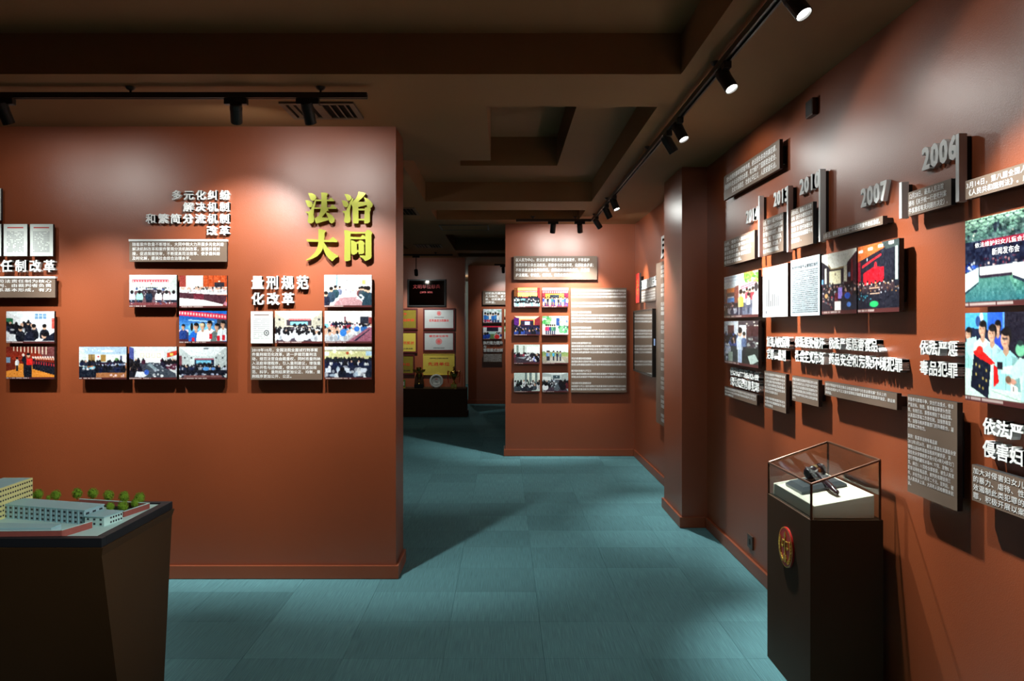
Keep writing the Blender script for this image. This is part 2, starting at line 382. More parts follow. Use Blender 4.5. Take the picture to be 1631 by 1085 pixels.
    def done(s, amp=7, soft=.35):
        A = np.pad(s.a, ((1,1),(1,1),(0,0)), 'edge'); bl = (A[:-2,1:-1]+A[2:,1:-1]+A[1:-1,:-2]+A[1:-1,2:])/4; s.a = s.a*(1-soft)+bl*soft
        return s.noise(amp).noise(amp, 3)
    def caption(s):
        s.rect(0, .945, 1, 1, (84,42,42)); n = int(rng.uniform(.35,.6)*s.W/2)
        for k in range(n):
            if rng.random() < .85: s.rect((k*2+1)/s.W, .957, (k*2+2.3)/s.W, .987, (215,205,200))
        return s
WH = (240,244,250); BK = (24,26,36); NV = (28,36,72); SK = (210,166,142); GR = (150,156,166); LB = (90,150,220)
def doc(W=64, Hh=88, head=(200,60,60), lines=16, seal=False, u0=.14, dense=.8):
    p = Pic(W, Hh, (222,230,226))
    p.rect(.16, .1, .84, .135, head)
    for k in range(lines):
        v = .24+.66*k/lines
        for q in range(11):
            if rng.random() < dense: p.rect(u0+q*.066, v, u0+q*.066+.05, v+.016, (104,108,116))
    if seal: p.ell(.72, .68, .12, .09, (60,60,70)).ell(.72, .68, .08, .06, (205,210,208)).ell(.72, .68, .04, .03, (80,80,90))
    return p
PICS = {}
def pics():
    P = PICS; N = lambda W=110, Hh=74, bg=WH: Pic(W, Hh, bg)
    # ---- left wall
    p = N().room(.3,.22,1.0,.6,(226,236,240),WH,(214,220,226)); p.ell(.3,.05,.06,.03,(255,255,255)); p.poly([(0,.21),(.15,.23),(.15,.4),(0,.42)],(40,100,70))
    for k in range(3): p.rect(.60+k*.085,.08,.67+k*.085,.25,(110,150,190)); p.rect(.60+k*.085,.15,.67+k*.085,.16,(230,235,240))
    p.rect(.42,.16,.56,.27,(214,222,230)); p.rect(.95,.22,1,.55,(190,80,70))
    p.seats(.42,.62,16,(BK,BK,(40,40,60)),.16,.26,0,.6,.8); p.bits(.0,.55,1,.93,40,(WH,WH,(190,196,210)),.03)
    for u, v, z in ((.46,.38,.17),(.58,.5,.26),(.3,.55,.26),(.8,.5,.26)): p.man(u,v,z,BK)
    p.poly([(.36,.93),(.42,.68),(.52,.62),(.58,.75),(.58,.93)],(26,28,44)); p.poly([(.8,.93),(.86,.8),(1,.66),(1,.93)],(24,26,40)); p.ell(.79,.78,.05,.08,SK); p.ell(.82,.72,.075,.075,(20,18,22)); P['hearing'] = p.poly([(.6,.93),(.64,.86),(.78,.87),(.74,.93)],WH).done()
    p = N(bg=(120,36,24)); p.grad(0,.4,(96,28,20),(160,50,30)); p.poly([(.55,0),(1,0),(1,.35),(.8,.35)],(110,60,60))
    for k in range(10): p.rect(.15+k*.075,0,.17+k*.075,.14+.012*k,(245,225,200))
    p.poly([(0,.55),(.2,.5),(1,.7),(1,1),(0,1)],(226,140,52)); p.poly([(0,.75),(.16,.7),(.02,.93),(0,.93)],(240,150,60)); p.poly([(0,.3),(.1,.3),(.2,.56),(.2,.7),(0,.76)],(112,40,26)); p.rect(.0,.33,.09,.5,(120,150,180))
    for k in range(9): u = .58+k*.052; p.rect(u-.028,.42+.012*k,u+.028,.70+.022*k,BK); p.ell(u,.36+.004*k,.02,.035,SK); p.rect(u-.01,.44+.012*k,u+.012,.54+.01*k,(190,40,50)); p.ell(u-.02,.33,.018,.03,(235,225,220))
    p.man(.23,.38,.15,WH,legs=BK); p.poly([(.37,.97),(.36,.5),(.32,.42),(.36,.28),(.4,.26),(.42,.38),(.52,.4),(.6,.36),(.6,.42),(.54,.5),(.54,.97)],BK); p.ell(.36,.26,.03,.045,(235,210,200)); p.ell(.465,.28,.036,.06,SK); p.ell(.465,.235,.04,.035,(20,18,20)); p.rect(.425,.38,.555,.57,(228,40,36)); P['oath'] = p.done()
    p = N().room(.12,.26,.86,.5,(236,240,242),(214,226,224),(96,70,76)); p.rect(.26,.26,.7,.4,(196,214,206)); p.banner(.06,.155,.84,.235,(214,46,72)); p.ell(.47,.28,.015,.02,(190,30,30)); p.ell(.5,.05,.1,.02,(255,255,255))
    p.seats(.42,.46,26,(WH,(60,80,130),BK),.06,.08,.14,.84); p.poly([(.3,.46),(.66,.46),(.9,.7),(.1,.7)],(52,40,48)); p.bits(.2,.48,.8,.64,24,(WH,(160,170,200)),.01)
    for u, c in ((.06,(200,214,235)),(.22,(150,214,196)),(.42,(24,40,60)),(.62,WH),(.79,WH),(.94,(226,232,244))): p.ell(u,.7,.075,.16,c); p.ell(u,.54,.035,.06,(26,22,26)); p.rect(u-.06,.78,u+.06,.86,(24,26,40))
    p.rect(0,.86,1,.95,(112,56,60)); P['banner_meeting'] = p.bits(0,.8,1,.9,20,(WH,(80,90,140)),.012).done()
    p = N(bg=(190,80,40)); p.poly([(.14,0),(.5,0),(.5,.36),(.14,.42)],(246,240,226)); p.rect(0,0,.14,.45,(150,60,54))
    for u in (.5,.6,.71,.86,.98): p.rect(u,0,u+.012,.45,(120,40,22))
    p.rect(.74,.22,.95,.42,(40,36,46)); p.rect(.82,.17,.86,.2,(255,250,230)); p.rect(0,.36,1,.6,(238,240,246)); p.seats(.42,.5,46,(WH,WH,(248,248,250)),.10,.14,0,1,.35); p.bits(0,.36,1,.58,30,((190,90,110),(60,40,60),SK),.012)
    p.poly([(0,.53),(1,.62),(.97,.93),(.94,.93),(.52,.76),(0,.7)],(74,42,52)); p.poly([(.3,.56),(.52,.58),(.52,.76),(.3,.73)],(112,44,58)); p.poly([(0,.7),(.52,.76),(.92,.9),(.92,.95),(0,.95)],(250,250,250)); P['jurors'] = p.poly([(.92,.9),(.97,.8),(1,.85),(1,.95)],(200,130,150)).done()
    p = N(bg=(28,96,190)); p.grad(.12,.75,(20,70,160),(110,190,235)); p.rect(0,.62,.2,.95,(70,34,44)); p.rect(0,.58,.2,.66,(225,200,214)); p.rect(.8,.25,1,.7,(60,60,70)); p.poly([(.2,.27),(.75,.32),(.75,.36),(.2,.31)],(190,225,245),.8); p.ell(.45,.5,.25,.12,(120,195,235))
    p.banner(-.02,-.02,1.0,.14,(206,38,70),.13,17); p.bust(.09,.5,.2,(34,60,130)); p.bust(.36,.5,.3,(30,100,200)); p.ell(.27-.0,.5,.03,.12,(24,20,22)); p.bust(.5,.48,.28,(246,246,244)); p.ell(.48,.43,.055,.05,(214,196,160)); p.bust(.645,.43,.3,(248,248,250)); p.bust(.8,.5,.27,(96,112,112)); p.bust(.93,.42,.27,(220,232,240))
    for u, v in ((.67,.78),(.83,.84),(.94,.82),(.30,.9)): p.rect(u-.03,v-.07,u+.03,v+.09,(198,26,44))
    P['award_group'] = p.done()
    p = N().room(.16,.24,1.0,.5,(170,196,222),(226,240,238),(168,110,70)); p.ell(.6,.14,.13,.035,(250,252,255)); p.bits(0,.04,.45,.14,9,((255,255,255),),.012)
    p.rect(.2,.24,.34,.54,(150,120,70)); p.rect(.46,.25,.57,.46,(160,124,66)); p.rect(.26,.24,.275,.54,(90,70,50)); p.ell(.41,.31,.02,.025,(190,50,60)); p.ell(.8,.4,.04,.05,(90,140,80)); p.rect(.87,.28,.91,.45,(70,70,110))
    p.seats(.48,.54,30,(BK,NV,(36,40,56)),.10,.14,.0,1); p.rect(.36,.48,.98,.8,(30,34,52)); p.poly([(.36,.54),(.98,.52),(1,.58),(.36,.6)],(120,130,160)); p.rect(.44,.5,.78,.56,(40,20,40)); p.bits(.4,.53,.98,.58,16,(WH,LB),.014); p.seats(.66,.72,10,(BK,NV),.16,.2,.36,1,1)
    p.poly([(0,.6),(.32,.66),(.36,.72),(.36,.95),(0,.95)],(20,26,40)); p.bits(.1,.6,.34,.7,9,(WH,(120,200,230)),.03); P['oval_table'] = p.bits(.4,.86,1,.93,7,((240,210,220),),.02).done()
    p = N().room(.18,.14,.74,.5,(214,228,234),(236,244,246),(60,62,76)); p.poly([(0,0),(.1,.05),(.1,.5),(0,.5)],(70,80,150))
    for k in range(4): p.rect(.24+k*.115,.2,.32+k*.115,.34,(214,206,180)).rect(.255+k*.115,.22,.305+k*.115,.32,(244,246,244))
    p.poly([(.8,.2),(1,.12),(1,.26),(.8,.34)],(200,60,44)); p.rect(.86,.2,.93,.28,(220,200,90)); p.seats(.42,.9,40,(BK,BK,(30,26,44),(70,30,50)),.12,.34,.0,.34,.9,0,.12); p.seats(.42,.62,30,(BK,(40,36,60),(90,40,60)),.11,.2,.55,1,.9,.8,1); p.poly([(.36,.5),(.5,.48),(.98,.82),(1,.95),(.3,.95)],(64,72,84)); p.poly([(.38,.56),(.45,.5),(.62,.72),(.56,.75)],(130,150,160)); p.bits(.5,.52,1,.75,22,(WH,(180,190,205)),.016)
    p.poly([(.12,.93),(.16,.76),(.32,.78),(.4,.86),(.3,.95)],(226,232,244)); p.ell(.37,.79,.05,.08,(50,90,190)); P['long_table'] = p.bits(.4,.85,.7,.93,6,((230,235,240),),.022).done()
    p = N().room(.24,.28,.76,.6,(224,234,238),(206,220,222),(40,44,58)); p.rect(.52,.04,.62,.08,(90,100,110)); p.bits(.3,.2,.9,.27,8,((255,255,255),),.02); p.rect(.33,.36,.74,.58,(22,30,56)); p.rect(.36,.42,.68,.52,(120,196,226)); p.banner(.33,.36,.74,.4,(150,50,80)); p.rect(.0,.28,.06,.6,(110,60,70))
    for u in (.12,.26,.78,.92): p.rect(u-.015,.32,u+.015,.37,(40,44,50))
    p.seats(.53,.55,12,(BK,),.06,.07,.38,.72); p.seats(.6,.7,60,(BK,NV,(50,56,90),(190,200,215)),.08,.13,0,1); p.rect(0,.72,1,.88,(24,26,38)); p.ell(.57,.68,.07,.06,(80,150,220)); p.ell(.72,.68,.04,.045,(90,140,210)); p.bits(0,.84,1,.9,14,(WH,(180,190,220)),.022); P['blue_screen_hall'] = p.rect(.1,.88,.9,.945,(120,80,80)).done()
    p = N(bg=(246,248,250)); p.rect(0,0,.06,.4,(220,228,240)); p.rect(.25,0,.29,.36,(120,150,180)); p.ell(.48,.18,.014,.02,(80,80,80)); p.rect(.8,.16,.88,.3,(214,214,110)); p.rect(.7,.18,.75,.28,(236,238,200)); p.poly([(.3,.72),(.68,.68),(.9,.95),(.2,.95)],(176,134,140)); p.poly([(.06,.6),(.36,.58),(.3,.8),(.08,.86)],WH)
    p.rect(.4,.42,.68,.6,(226,220,222)); p.bits(.4,.42,.7,.6,12,((60,60,80),(200,160,140)),.014)
    for u, v, z, c in ((.33,.4,.14,(120,130,160)),(.24,.4,.2,(40,70,80)),(.15,.46,.24,(50,70,90)),(.04,.6,.24,(36,40,60)),(.75,.43,.16,(110,60,60)),(.8,.42,.2,(60,70,80)),(.87,.44,.24,(40,64,74)),(.93,.46,.3,(30,50,64))): p.man(u,v,z,c)
    p.poly([(.8,.95),(.82,.62),(.9,.56),(1,.6),(1,.95)],(34,56,70)); P['discussion'] = p.bits(.7,.6,.84,.75,9,(WH,),.02).done()
    p = N().room(.2,.24,.8,.5,(206,216,208),(200,196,180),(70,60,72)); p.poly([(0,.0),(1,.0),(.9,.16),(.1,.16)],(232,238,230)); p.rect(.25,.28,.78,.46,(60,50,60)); p.rect(.33,.34,.7,.44,(130,205,226)); p.banner(.3,.25,.76,.3,(170,50,66))
    for u in (.1,.94): p.rect(u-.02,.24,u+.02,.3,(50,50,60))
    p.seats(.44,.46,12,(BK,),.07,.08,.36,.7); p.seats(.52,.84,90,(WH,WH,WH,(226,232,244)),.09,.24,0,1); P['white_shirts'] = p.done()
    p = N().room(.1,.2,.9,.5,(244,246,248),(240,240,240),(170,150,160)); p.rect(.76,.18,.94,.4,(40,44,56)); p.rect(.42,.18,.46,.36,(110,70,80)); p.rect(.94,.2,1,.5,(130,50,50)); p.rect(0,.4,.1,.56,(120,190,220)); p.rect(.12,.38,.28,.48,(170,30,60)); p.seats(.36,.42,14,(NV,WH,BK),.08,.1,.1,.56); p.poly([(.2,.5),(.8,.38),(.86,.42),(.3,.6)],(140,40,56)); p.seats(.5,.85,46,(WH,WH,(70,140,215),(220,228,240)),.14,.26,.0,.95,.6,0,.4); p.seats(.42,.56,16,(WH,(60,120,200)),.12,.16,.6,1)
    p.poly([(.5,.95),(.95,.5),(1,.52),(1,.95)],(150,90,110)); p.poly([(.62,.93),(.96,.56),(.98,.57),(.68,.93)],(40,40,60)); P['red_table'] = p.ell(.4,.68,.07,.11,(50,120,205)).ell(.69,.56,.06,.08,(50,110,200)).done()
    p = N().room(.0,.14,1.0,.38,(226,232,222),(206,206,150),(30,34,56)); p.rect(0,.1,1,.14,(150,150,120)); p.rect(0,.16,.1,.28,(220,230,235)); p.rect(.88,.14,1,.28,(170,205,230)); p.ell(.49,.2,.03,.045,(170,70,40)); p.bits(.15,.15,.85,.2,6,((250,250,220),),.03)
    p.seats(.38,.4,34,(BK,(40,50,50)),.08,.1,0,1); p.rect(0,.44,1,.5,(28,34,56)); p.seats(.5,.56,20,(WH,NV,BK,(226,232,238)),.1,.15,0,1); p.rect(0,.58,1,.64,(26,34,60)); p.bits(0,.66,1,.92,26,(WH,(226,234,240),(180,200,220)),.05)
    for u in (.02,.42,.78): p.rect(u,.66,u+.12,.8,(214,224,240))
    p.ell(.38,.84,.09,.14,(24,28,44)); p.ell(.38,.7,.05,.08,(18,18,24)); P['courtroom'] = p.ell(.95,.85,.08,.14,(30,36,50)).done()
    for k in range(3): P['doc%d' % k] = doc()
    P['doc_seal'] = doc(head=(120,90,86), lines=11, seal=True)
    # ---- timeline wall
    p = N(96,84,(120,60,50)); p.poly([(0,0),(.47,0),(.47,.25),(.3,.3),(0,.32)],(200,214,224)); p.rect(0,.04,.47,.06,(140,160,180)); p.rect(0,.12,.47,.135,(150,170,190)); p.rect(.1,.3,.33,.4,(214,120,40)); p.rect(.1,.42,.33,.52,(40,40,56)); p.rect(.1,.53,.33,.64,(50,140,220)); p.rect(.12,.5,.32,.53,(220,228,235)); p.rect(0,.3,.06,.62,(60,66,90)); p.rect(0,.66,.47,1,(30,34,60)); p.seats(.7,.88,26,(BK,NV,(200,206,225)),.1,.15,0,.47)
    p.rect(.47,0,1,1,(232,238,240)); p.bits(.62,.02,1,.24,60,((90,180,40),(130,210,60),(60,110,40)),.03); p.banner(.52,.3,.96,.38,(210,56,86),-.08); p.rect(.5,.7,1,1,(96,104,124)); p.rect(.66,.4,.82,.8,(80,84,96))
    for u, v, z, c in ((.62,.46,.16,WH),(.7,.4,.15,(210,60,80)),(.78,.42,.15,BK),(.86,.4,.17,(200,60,70)),(.74,.52,.16,WH)): p.man(u,v,z,c,legs=(60,70,90))
    p.man(.525,.45,.24,(226,204,80),legs=(46,50,70)); p.poly([(.84,.95),(.86,.55),(.94,.44),(1,.42),(1,.95)],(226,234,244)); p.ell(.95,.36,.05,.1,(40,36,40)); P['street_talk'] = p.rect(.465,0,.478,1,(235,238,242)).done()
    p = N(96,84,(206,216,230)); p.rect(.12,.1,.32,.3,(96,50,50)); p.rect(.15,.04,.3,.1,(230,236,240)); p.seats(.32,.6,56,((70,100,180),(100,130,200),WH,(60,80,150)),.12,.2,0,.44); p.rect(0,.58,.44,.95,(44,56,60)); p.bits(0,.6,.2,.9,16,((80,110,190),(210,220,240)),.04); p.rect(.14,.72,.28,.95,(150,170,160))
    p.rect(.44,0,1,.95,(60,50,56)); p.rect(.47,.1,.68,.5,(226,234,244)); p.bits(.55,.04,.98,.2,9,((255,250,235),),.02); p.rect(.7,.12,1,.34,(60,30,34)); p.bits(.7,.4,1,.6,24,((200,214,205),BK,(160,170,170)),.02); p.rect(.55,.6,1,.95,(30,38,36)); p.poly([(.72,.78),(.92,.72),(1,.86),(.8,.98)],(180,200,195))
    p.man(.5,.26,.3,(200,216,240),legs=(170,190,225)); p.man(.62,.32,.2,(90,110,150),legs=BK); P['uniform_rows'] = p.rect(.435,0,.45,1,(225,230,235)).done()
    p = Pic(60,88,(232,240,240)); p.rect(.08,.06,.36,.072,(150,156,166)); p.rect(.06,.16,.16,.175,(150,156,166))
    for k, hh in enumerate((.32,.55,.12,.25,.25,.2,.22)): p.rect(.18+k*.075,.8-hh,.208+k*.075,.8,(36,38,52))
    p.rect(.12,.81,.9,.814,(160,166,176)); p.rect(.14,.88,.18,.935,(40,44,60)).rect(.24,.9,.5,.915,(150,156,170)); P['chart'] = p
    p = Pic(72,100,(196,212,220)); p.rect(.3,.05,.8,.07,(120,130,145)); P['newspaper'] = p
    p = N(90,104,(34,30,40)); p.poly([(0,0),(1,0),(1,.06),(.76,.2),(.72,.28),(.28,.28),(.22,.22),(0,.12)],(248,248,238)); p.poly([(.22,.22),(.28,.28),(.72,.28),(.72,.25),(.3,.26),(.2,.17)],(150,130,90)); p.rect(.24,.3,.58,.52,(240,232,196)); p.rect(.1,.24,.16,.5,(232,228,214)); p.rect(.17,.3,.23,.5,(40,34,40)); p.rect(.66,.24,.75,.5,(236,228,206)); p.rect(.59,.3,.64,.5,(50,40,50)); p.poly([(.76,.2),(1,.05),(1,.58),(.76,.52)],(64,30,40)); p.rect(.86,.16,.9,.5,(150,40,50)); p.rect(.78,.36,.84,.43,(130,170,235)); p.rect(0,.42,.06,.5,(110,170,230)); p.ell(.42,.36,.015,.02,(120,100,80))
    p.seats(.52,.7,80,(BK,BK,(50,40,56),(90,50,60),(150,160,170)),.05,.1,0,1,.75); p.bits(0,.5,1,.75,40,(WH,(200,60,80),SK,(70,90,150)),.012); p.rect(.4,.66,.5,.86,(96,34,40)); p.rect(.5,.58,.62,.76,(150,130,225)); p.rect(.4,.8,.58,1,(244,238,236)); p.ell(.15,.7,.05,.04,(190,150,100)); p.bits(.05,.7,.35,.9,14,((190,60,80),(90,100,110),(200,170,150)),.02); p.rect(.6,.72,1,.95,(36,40,54)); p.ell(.76,.72,.08,.05,(50,90,200)); P['hall_crowd'] = p.ell(.8,.86,.06,.04,(90,140,230)).done()
    p = N(100,104,(26,28,40)); p.poly([(0,0),(1,0),(.62,.1),(0,.24)],(200,100,50)); p.poly([(.6,0),(1,0),(1,.1),(.7,.12)],(60,70,70))
    for k in range(4): p.rect(.02+k*.25,.02+.015*(3-k),.14+k*.25,.06+.015*(3-k),(255,250,235))
    p.rect(0,.24,.08,.6,(140,24,40)); p.poly([(.12,.3),(.6,.16),(.6,.19),(.12,.34)],(210,40,50)); p.poly([(.15,.42),(.42,.34),(.66,.36),(.66,.56),(.15,.6)],(226,24,40)); p.ell(.46,.32,.035,.05,(200,40,50)); p.rect(.92,.1,.98,.56,(190,214,200)); p.ell(.25,.22,.012,.025,(210,225,235))
    for k in range(8): p.rect(.18+k*.06,.38,.185+k*.06,.58,(160,14,28))
    for k in range(9): p.man(.06+k*.1,.56+.02*(k%2),.08,(60,44,50),skin=(240,225,210))
    p.bits(0,.56,1,.72,36,((240,200,160),(220,150,80),WH),.012); p.bits(0,.7,.4,.82,14,((60,170,190),(90,190,210)),.012); p.rect(.3,.64,.56,.655,(226,180,150)); p.rect(.32,.72,.56,.735,(230,190,160)); P['stage'] = p.ell(.42,.88,.11,.045,(40,180,100)).done(6)
    p = N(150,104,(16,26,50)); p.grad(0,.26,(150,190,160),(60,96,92))
    for k in range(-8,18):
        for sg in (-1, 1):
            x = k*.1; p.poly([(x,0),(x+.009,0),(x+.009+sg*.34,.26),(x+sg*.34,.26)],(24,44,48))
    for k in range(6): p.rect(0,.02+k*.042,1,.028+k*.042,(40,64,64))
    p.bits(0,.1,1,.24,30,((20,34,44),(24,40,40)),.025); p.bits(0,.12,1,.3,16,((255,245,220),),.006); p.ell(.36,.14,.02,.06,(14,24,36)); p.rect(0,.26,1,.55,(18,26,50)); p.rect(.2,.265,1,.335,(150,24,50)); p.bits(.18,.47,1,.56,40,((150,60,70),(200,170,160),(110,40,60)),.009); p.rect(0,.53,.16,.6,(30,50,110)); p.bits(0,.5,.16,.6,12,((40,90,210),WH),.01)
    p.grad(.66,1,(96,150,120),(40,110,130)); p.noise(14,4); p.poly([(0,.94),(0,.8),(.16,.66),(.5,.66),(.6,.94)],(50,100,106),.5); p.rect(.18,.56,.55,.66,(244,246,242)); p.rect(.18,.65,.54,.685,(40,30,46)); p.poly([(0,.62),(.17,.56),(.17,.72),(0,.83)],(214,246,236)); p.poly([(0,.83),(.17,.72),(.17,.74),(0,.86)],(24,44,60)); p.poly([(.55,.55),(1,.58),(1,.9),(.55,.68)],(240,244,242)); p.poly([(.55,.68),(1,.9),(1,.94),(.55,.71)],(30,40,60)); P['press_hall'] = p.done(6)
    p = N(150,104,(22,30,56)); p.poly([(0,0),(.44,0),(.44,.18),(.3,.2),(.05,.17),(0,.2)],(80,170,226)); p.rect(.27,0,.44,.2,(40,90,200)); p.rect(.44,0,.46,.22,(90,150,230)); p.rect(.46,0,1,.5,(28,26,40)); p.ell(.2,.06,.022,.06,(226,240,246)); p.ell(.16,.1,.03,.06,(40,70,130))
    p.rect(0,.52,1,1,(206,238,224)); p.poly([(0,.5),(.14,.52),(.12,.7),(0,.6)],(190,226,214)); p.rect(0,.36,.02,.5,(40,60,90)); p.bust(.385,.17,.19,(40,70,190)); p.bust(.045,.25,.2,(150,206,205)); p.poly([(.02,.3),(.14,.27),(.16,.5),(.1,.56),(.02,.45)],(176,222,216)); p.bust(.215,.19,.235,(206,236,228)); p.bust(.325,.24,.25,(170,218,228)); p.bust(.475,.29,.29,(156,218,220)); p.ell(.465,.29,.028,.012,(60,54,60)); p.ell(.625,.4,.05,.07,(120,200,160)); p.ell(.625,.33,.03,.03,(40,60,60)); p.bust(.82,.33,.36,(180,224,226)); p.poly([(.42,.6),(.6,.55),(.62,.66),(.42,.66)],(206,238,224))
    p.poly([(.52,.62),(.62,.48),(.7,.5),(.64,.68),(.55,.72)],(190,228,220)); p.ell(.53,.74,.055,.035,(206,150,130)); p.ell(.5,.72,.03,.04,(120,90,70)); p.poly([(.53,.76),(.6,.79),(.6,.87),(.53,.84)],(246,246,238)); p.rect(.55,.79,.56,.84,(60,60,60)); p.poly([(.3,.86),(.9,1),(.9,.99),(.3,.85)],(150,180,170)); p.rect(.38,.54,.44,.62,(24,20,30))
    p.poly([(.11,.47),(.31,.565),(.3,.95),(.27,.95),(.07,.84)],(18,24,40)); p.poly([(.31,.565),(.34,.56),(.31,.95),(.28,.95)],(196,236,218)); p.poly([(.34,.57),(.38,.6),(.4,.76),(.34,.82)],(206,24,26)); p.poly([(.1,.44),(.17,.41),(.24,.45),(.36,.56),(.31,.58),(.12,.48)],(226,30,28)); p.ell(.18,.43,.04,.055,(236,40,32)); p.ell(.2,.5,.03,.03,(200,20,24))
    for k in range(4):
        for q in range(3):
            if (k+q) % 3 < 2: p.rect(.13+k*.04,.57+q*.11+k*.02,.145+k*.04,.6+q*.11+k*.02,(200,176,90))
    P['plaque_unveiling'] = p.done(5)
    # ---- centre wall
    p = N(bg=(150,40,44)); p.rect(.15,0,.9,.45,(246,224,110)); p.rect(0,0,.15,.5,(110,60,30)); p.banner(.15,.14,.9,.25,(226,40,56)); p.seats(.48,.5,18,(BK,),.1,.1,0,1); P['yellow_hall'] = p.rect(0,.52,1,1,(30,36,56)).seats(.56,.9,80,(WH,WH,(150,220,226)),.12,.22,0,1).done()
    p = N(bg=(220,150,60)); p.rect(0,0,1,.14,(236,226,206)); p.banner(0,.13,1,.3,(214,40,60)); p.rect(.3,.36,.66,.6,(40,50,60)); p.rect(.84,.3,1,.85,(150,24,50)); p.rect(0,.3,.12,.8,(180,50,60)); p.rect(0,.86,1,1,(190,60,66))
    for k in range(12): p.man(.05+k*.083,.5+.04*(k%2),.17,((50,70,140),WH,BK,(226,230,240),(70,120,120))[k%5],legs=(40,60,120) if k%3 else (210,215,225))
    P['stage_row'] = p.done()
    p = N(bg=(130,40,50)); p.poly([(0,0),(1,0),(.84,.16),(.2,.16)],(226,206,170)); p.rect(.2,.16,.8,.46,(230,180,90)); p.rect(.26,.24,.76,.46,(40,36,56)); p.rect(.42,.28,.62,.46,(190,200,250)); p.rect(.0,.1,.2,.6,(80,30,110)); p.rect(.26,.2,.76,.24,(200,40,60)); p.rect(0,.48,1,1,(28,26,50)); P['purple_hall'] = p.seats(.5,.9,90,(BK,(44,40,80),(60,60,110),(50,80,170)),.1,.22,0,1,.8).done()
    p = N(bg=(240,246,240)); p.bits(0,.05,.34,.45,34,((90,180,90),(150,210,140),(60,140,80)),.05); p.rect(.54,.1,.68,.5,(40,70,130)); p.bits(.66,.06,1,.34,26,((60,90,170),(180,120,90),WH),.04); p.bits(.66,.5,1,.85,30,((60,150,90),(110,190,120),(40,70,60)),.05); p.rect(0,.75,.5,.95,(250,240,220))
    for u, c in ((.16,(226,50,80)),(.24,(200,60,120)),(.32,(50,60,120)),(.4,(90,150,110)),(.48,(60,110,90))): p.man(u,.5,.2,c,legs=(60,70,100))
    P['street_fair'] = p.done()
    p = N().room(.0,.0,1.0,.5,WH,(214,226,222),(80,50,60)); p.rect(.1,.04,.18,.5,(120,140,130)); p.rect(.35,.06,.42,.46,(150,160,150)); p.rect(.5,.1,1,.44,(240,246,246)); p.seats(.52,.58,16,(WH,BK,(150,60,80)),.14,.18,0,.8); p.poly([(.05,.66),(.55,.58),(.9,.62),(.62,.9),(.1,.95)],(60,52,62)); p.poly([(.12,.68),(.5,.62),(.4,.75)],(150,160,170)); p.seats(.62,.8,10,((40,60,190),BK,WH),.22,.3,.7,1); P['round_table'] = p.bits(.5,.62,.9,.85,14,(WH,),.03).done()
    p = N(bg=(236,242,246)); p.grad(.4,.62,(120,150,90),(160,170,110)); p.grad(.62,1,(176,168,150),(150,146,132)); p.poly([(.4,.6),(.7,.6),(.95,1),(.1,1)],(190,186,176)); p.bits(0,.36,1,.46,30,((90,130,80),(140,160,110)),.02)
    for u, c in ((.2,(90,150,220)),(.44,(70,170,220)),(.58,(50,56,76)),(.7,(110,130,150)),(.26,(150,170,190))): p.man(u,.38+.02*(u>.5),.18,c,legs=(40,46,60))
    P['field_visit'] = p.done()
    p = N(bg=(196,214,208)); p.rect(.4,0,1,.5,(226,238,226))
    for u in (.42,.6,.82): p.rect(u,0,u+.09,.5,(110,130,130))
    p.seats(.5,.56,14,(BK,(90,120,110),WH),.16,.2,0,1,.8); p.seats(.7,.9,12,(WH,(226,234,230),(40,44,56),(70,80,90)),.26,.36,0,1); P['curtain_room'] = p.bits(.3,.5,.8,.75,14,(WH,(226,230,226)),.03).done()
    p = N().room(.36,.1,.74,.36,(226,236,236),(190,206,206),(70,56,70)); p.rect(.42,.14,.68,.3,(60,80,90)); p.ell(.56,.2,.02,.03,(230,240,245)); p.rect(0,.2,.34,.4,(226,236,236)); p.poly([(.5,.4),(.62,.38),(.76,.7),(.6,.95),(.46,.9)],(90,100,110)); p.seats(.4,.7,20,(BK,(150,170,190),WH),.12,.24,.02,.5,.8,0,.4); p.seats(.45,.75,12,((30,26,34),(110,40,50)),.16,.36,.7,1); p.bits(.36,.4,.56,.8,20,(WH,(200,215,225)),.02); P['lamp_room'] = p.ell(.12,.75,.12,.16,WH).ell(.14,.58,.07,.1,(24,22,26)).done()
    # ---- far wall
    p = N(80,60,(206,220,226)); p.bits(0,0,1,.3,20,(WH,(150,180,170)),.05)
    for k in range(6): p.man(.12+k*.14,.34+.05*(k%2),.3,((40,110,200),(60,140,215),WH)[k%3],legs=(40,60,110))
    P['blue_shirts'] = p.bits(0,.8,.6,.94,10,((226,50,80),WH),.05).done()
    p = N(80,60,(226,232,238)); p.rect(0,0,1,.1,(226,50,80)); p.rect(.2,.1,.82,.4,(34,30,50)); p.rect(.3,.42,.7,.7,(180,220,214)); p.rect(.35,.6,.65,.95,(110,140,90)); p.seats(.6,.8,12,((40,80,190),WH,(60,90,150)),.2,.34,0,.3); P['office_board'] = p.seats(.6,.8,8,((40,80,190),WH),.2,.3,.7,1).ell(.75,.8,.14,.16,(226,50,50)).done()
    p = N(80,60,(214,226,200)); p.seats(.5,.8,14,(WH,(70,140,90),BK),.2,.3,0,1); P['far_right'] = p.done()
    for k, p in P.items():
        if not k.startswith('doc') and k not in ('chart', 'newspaper'): p.caption()
pics()
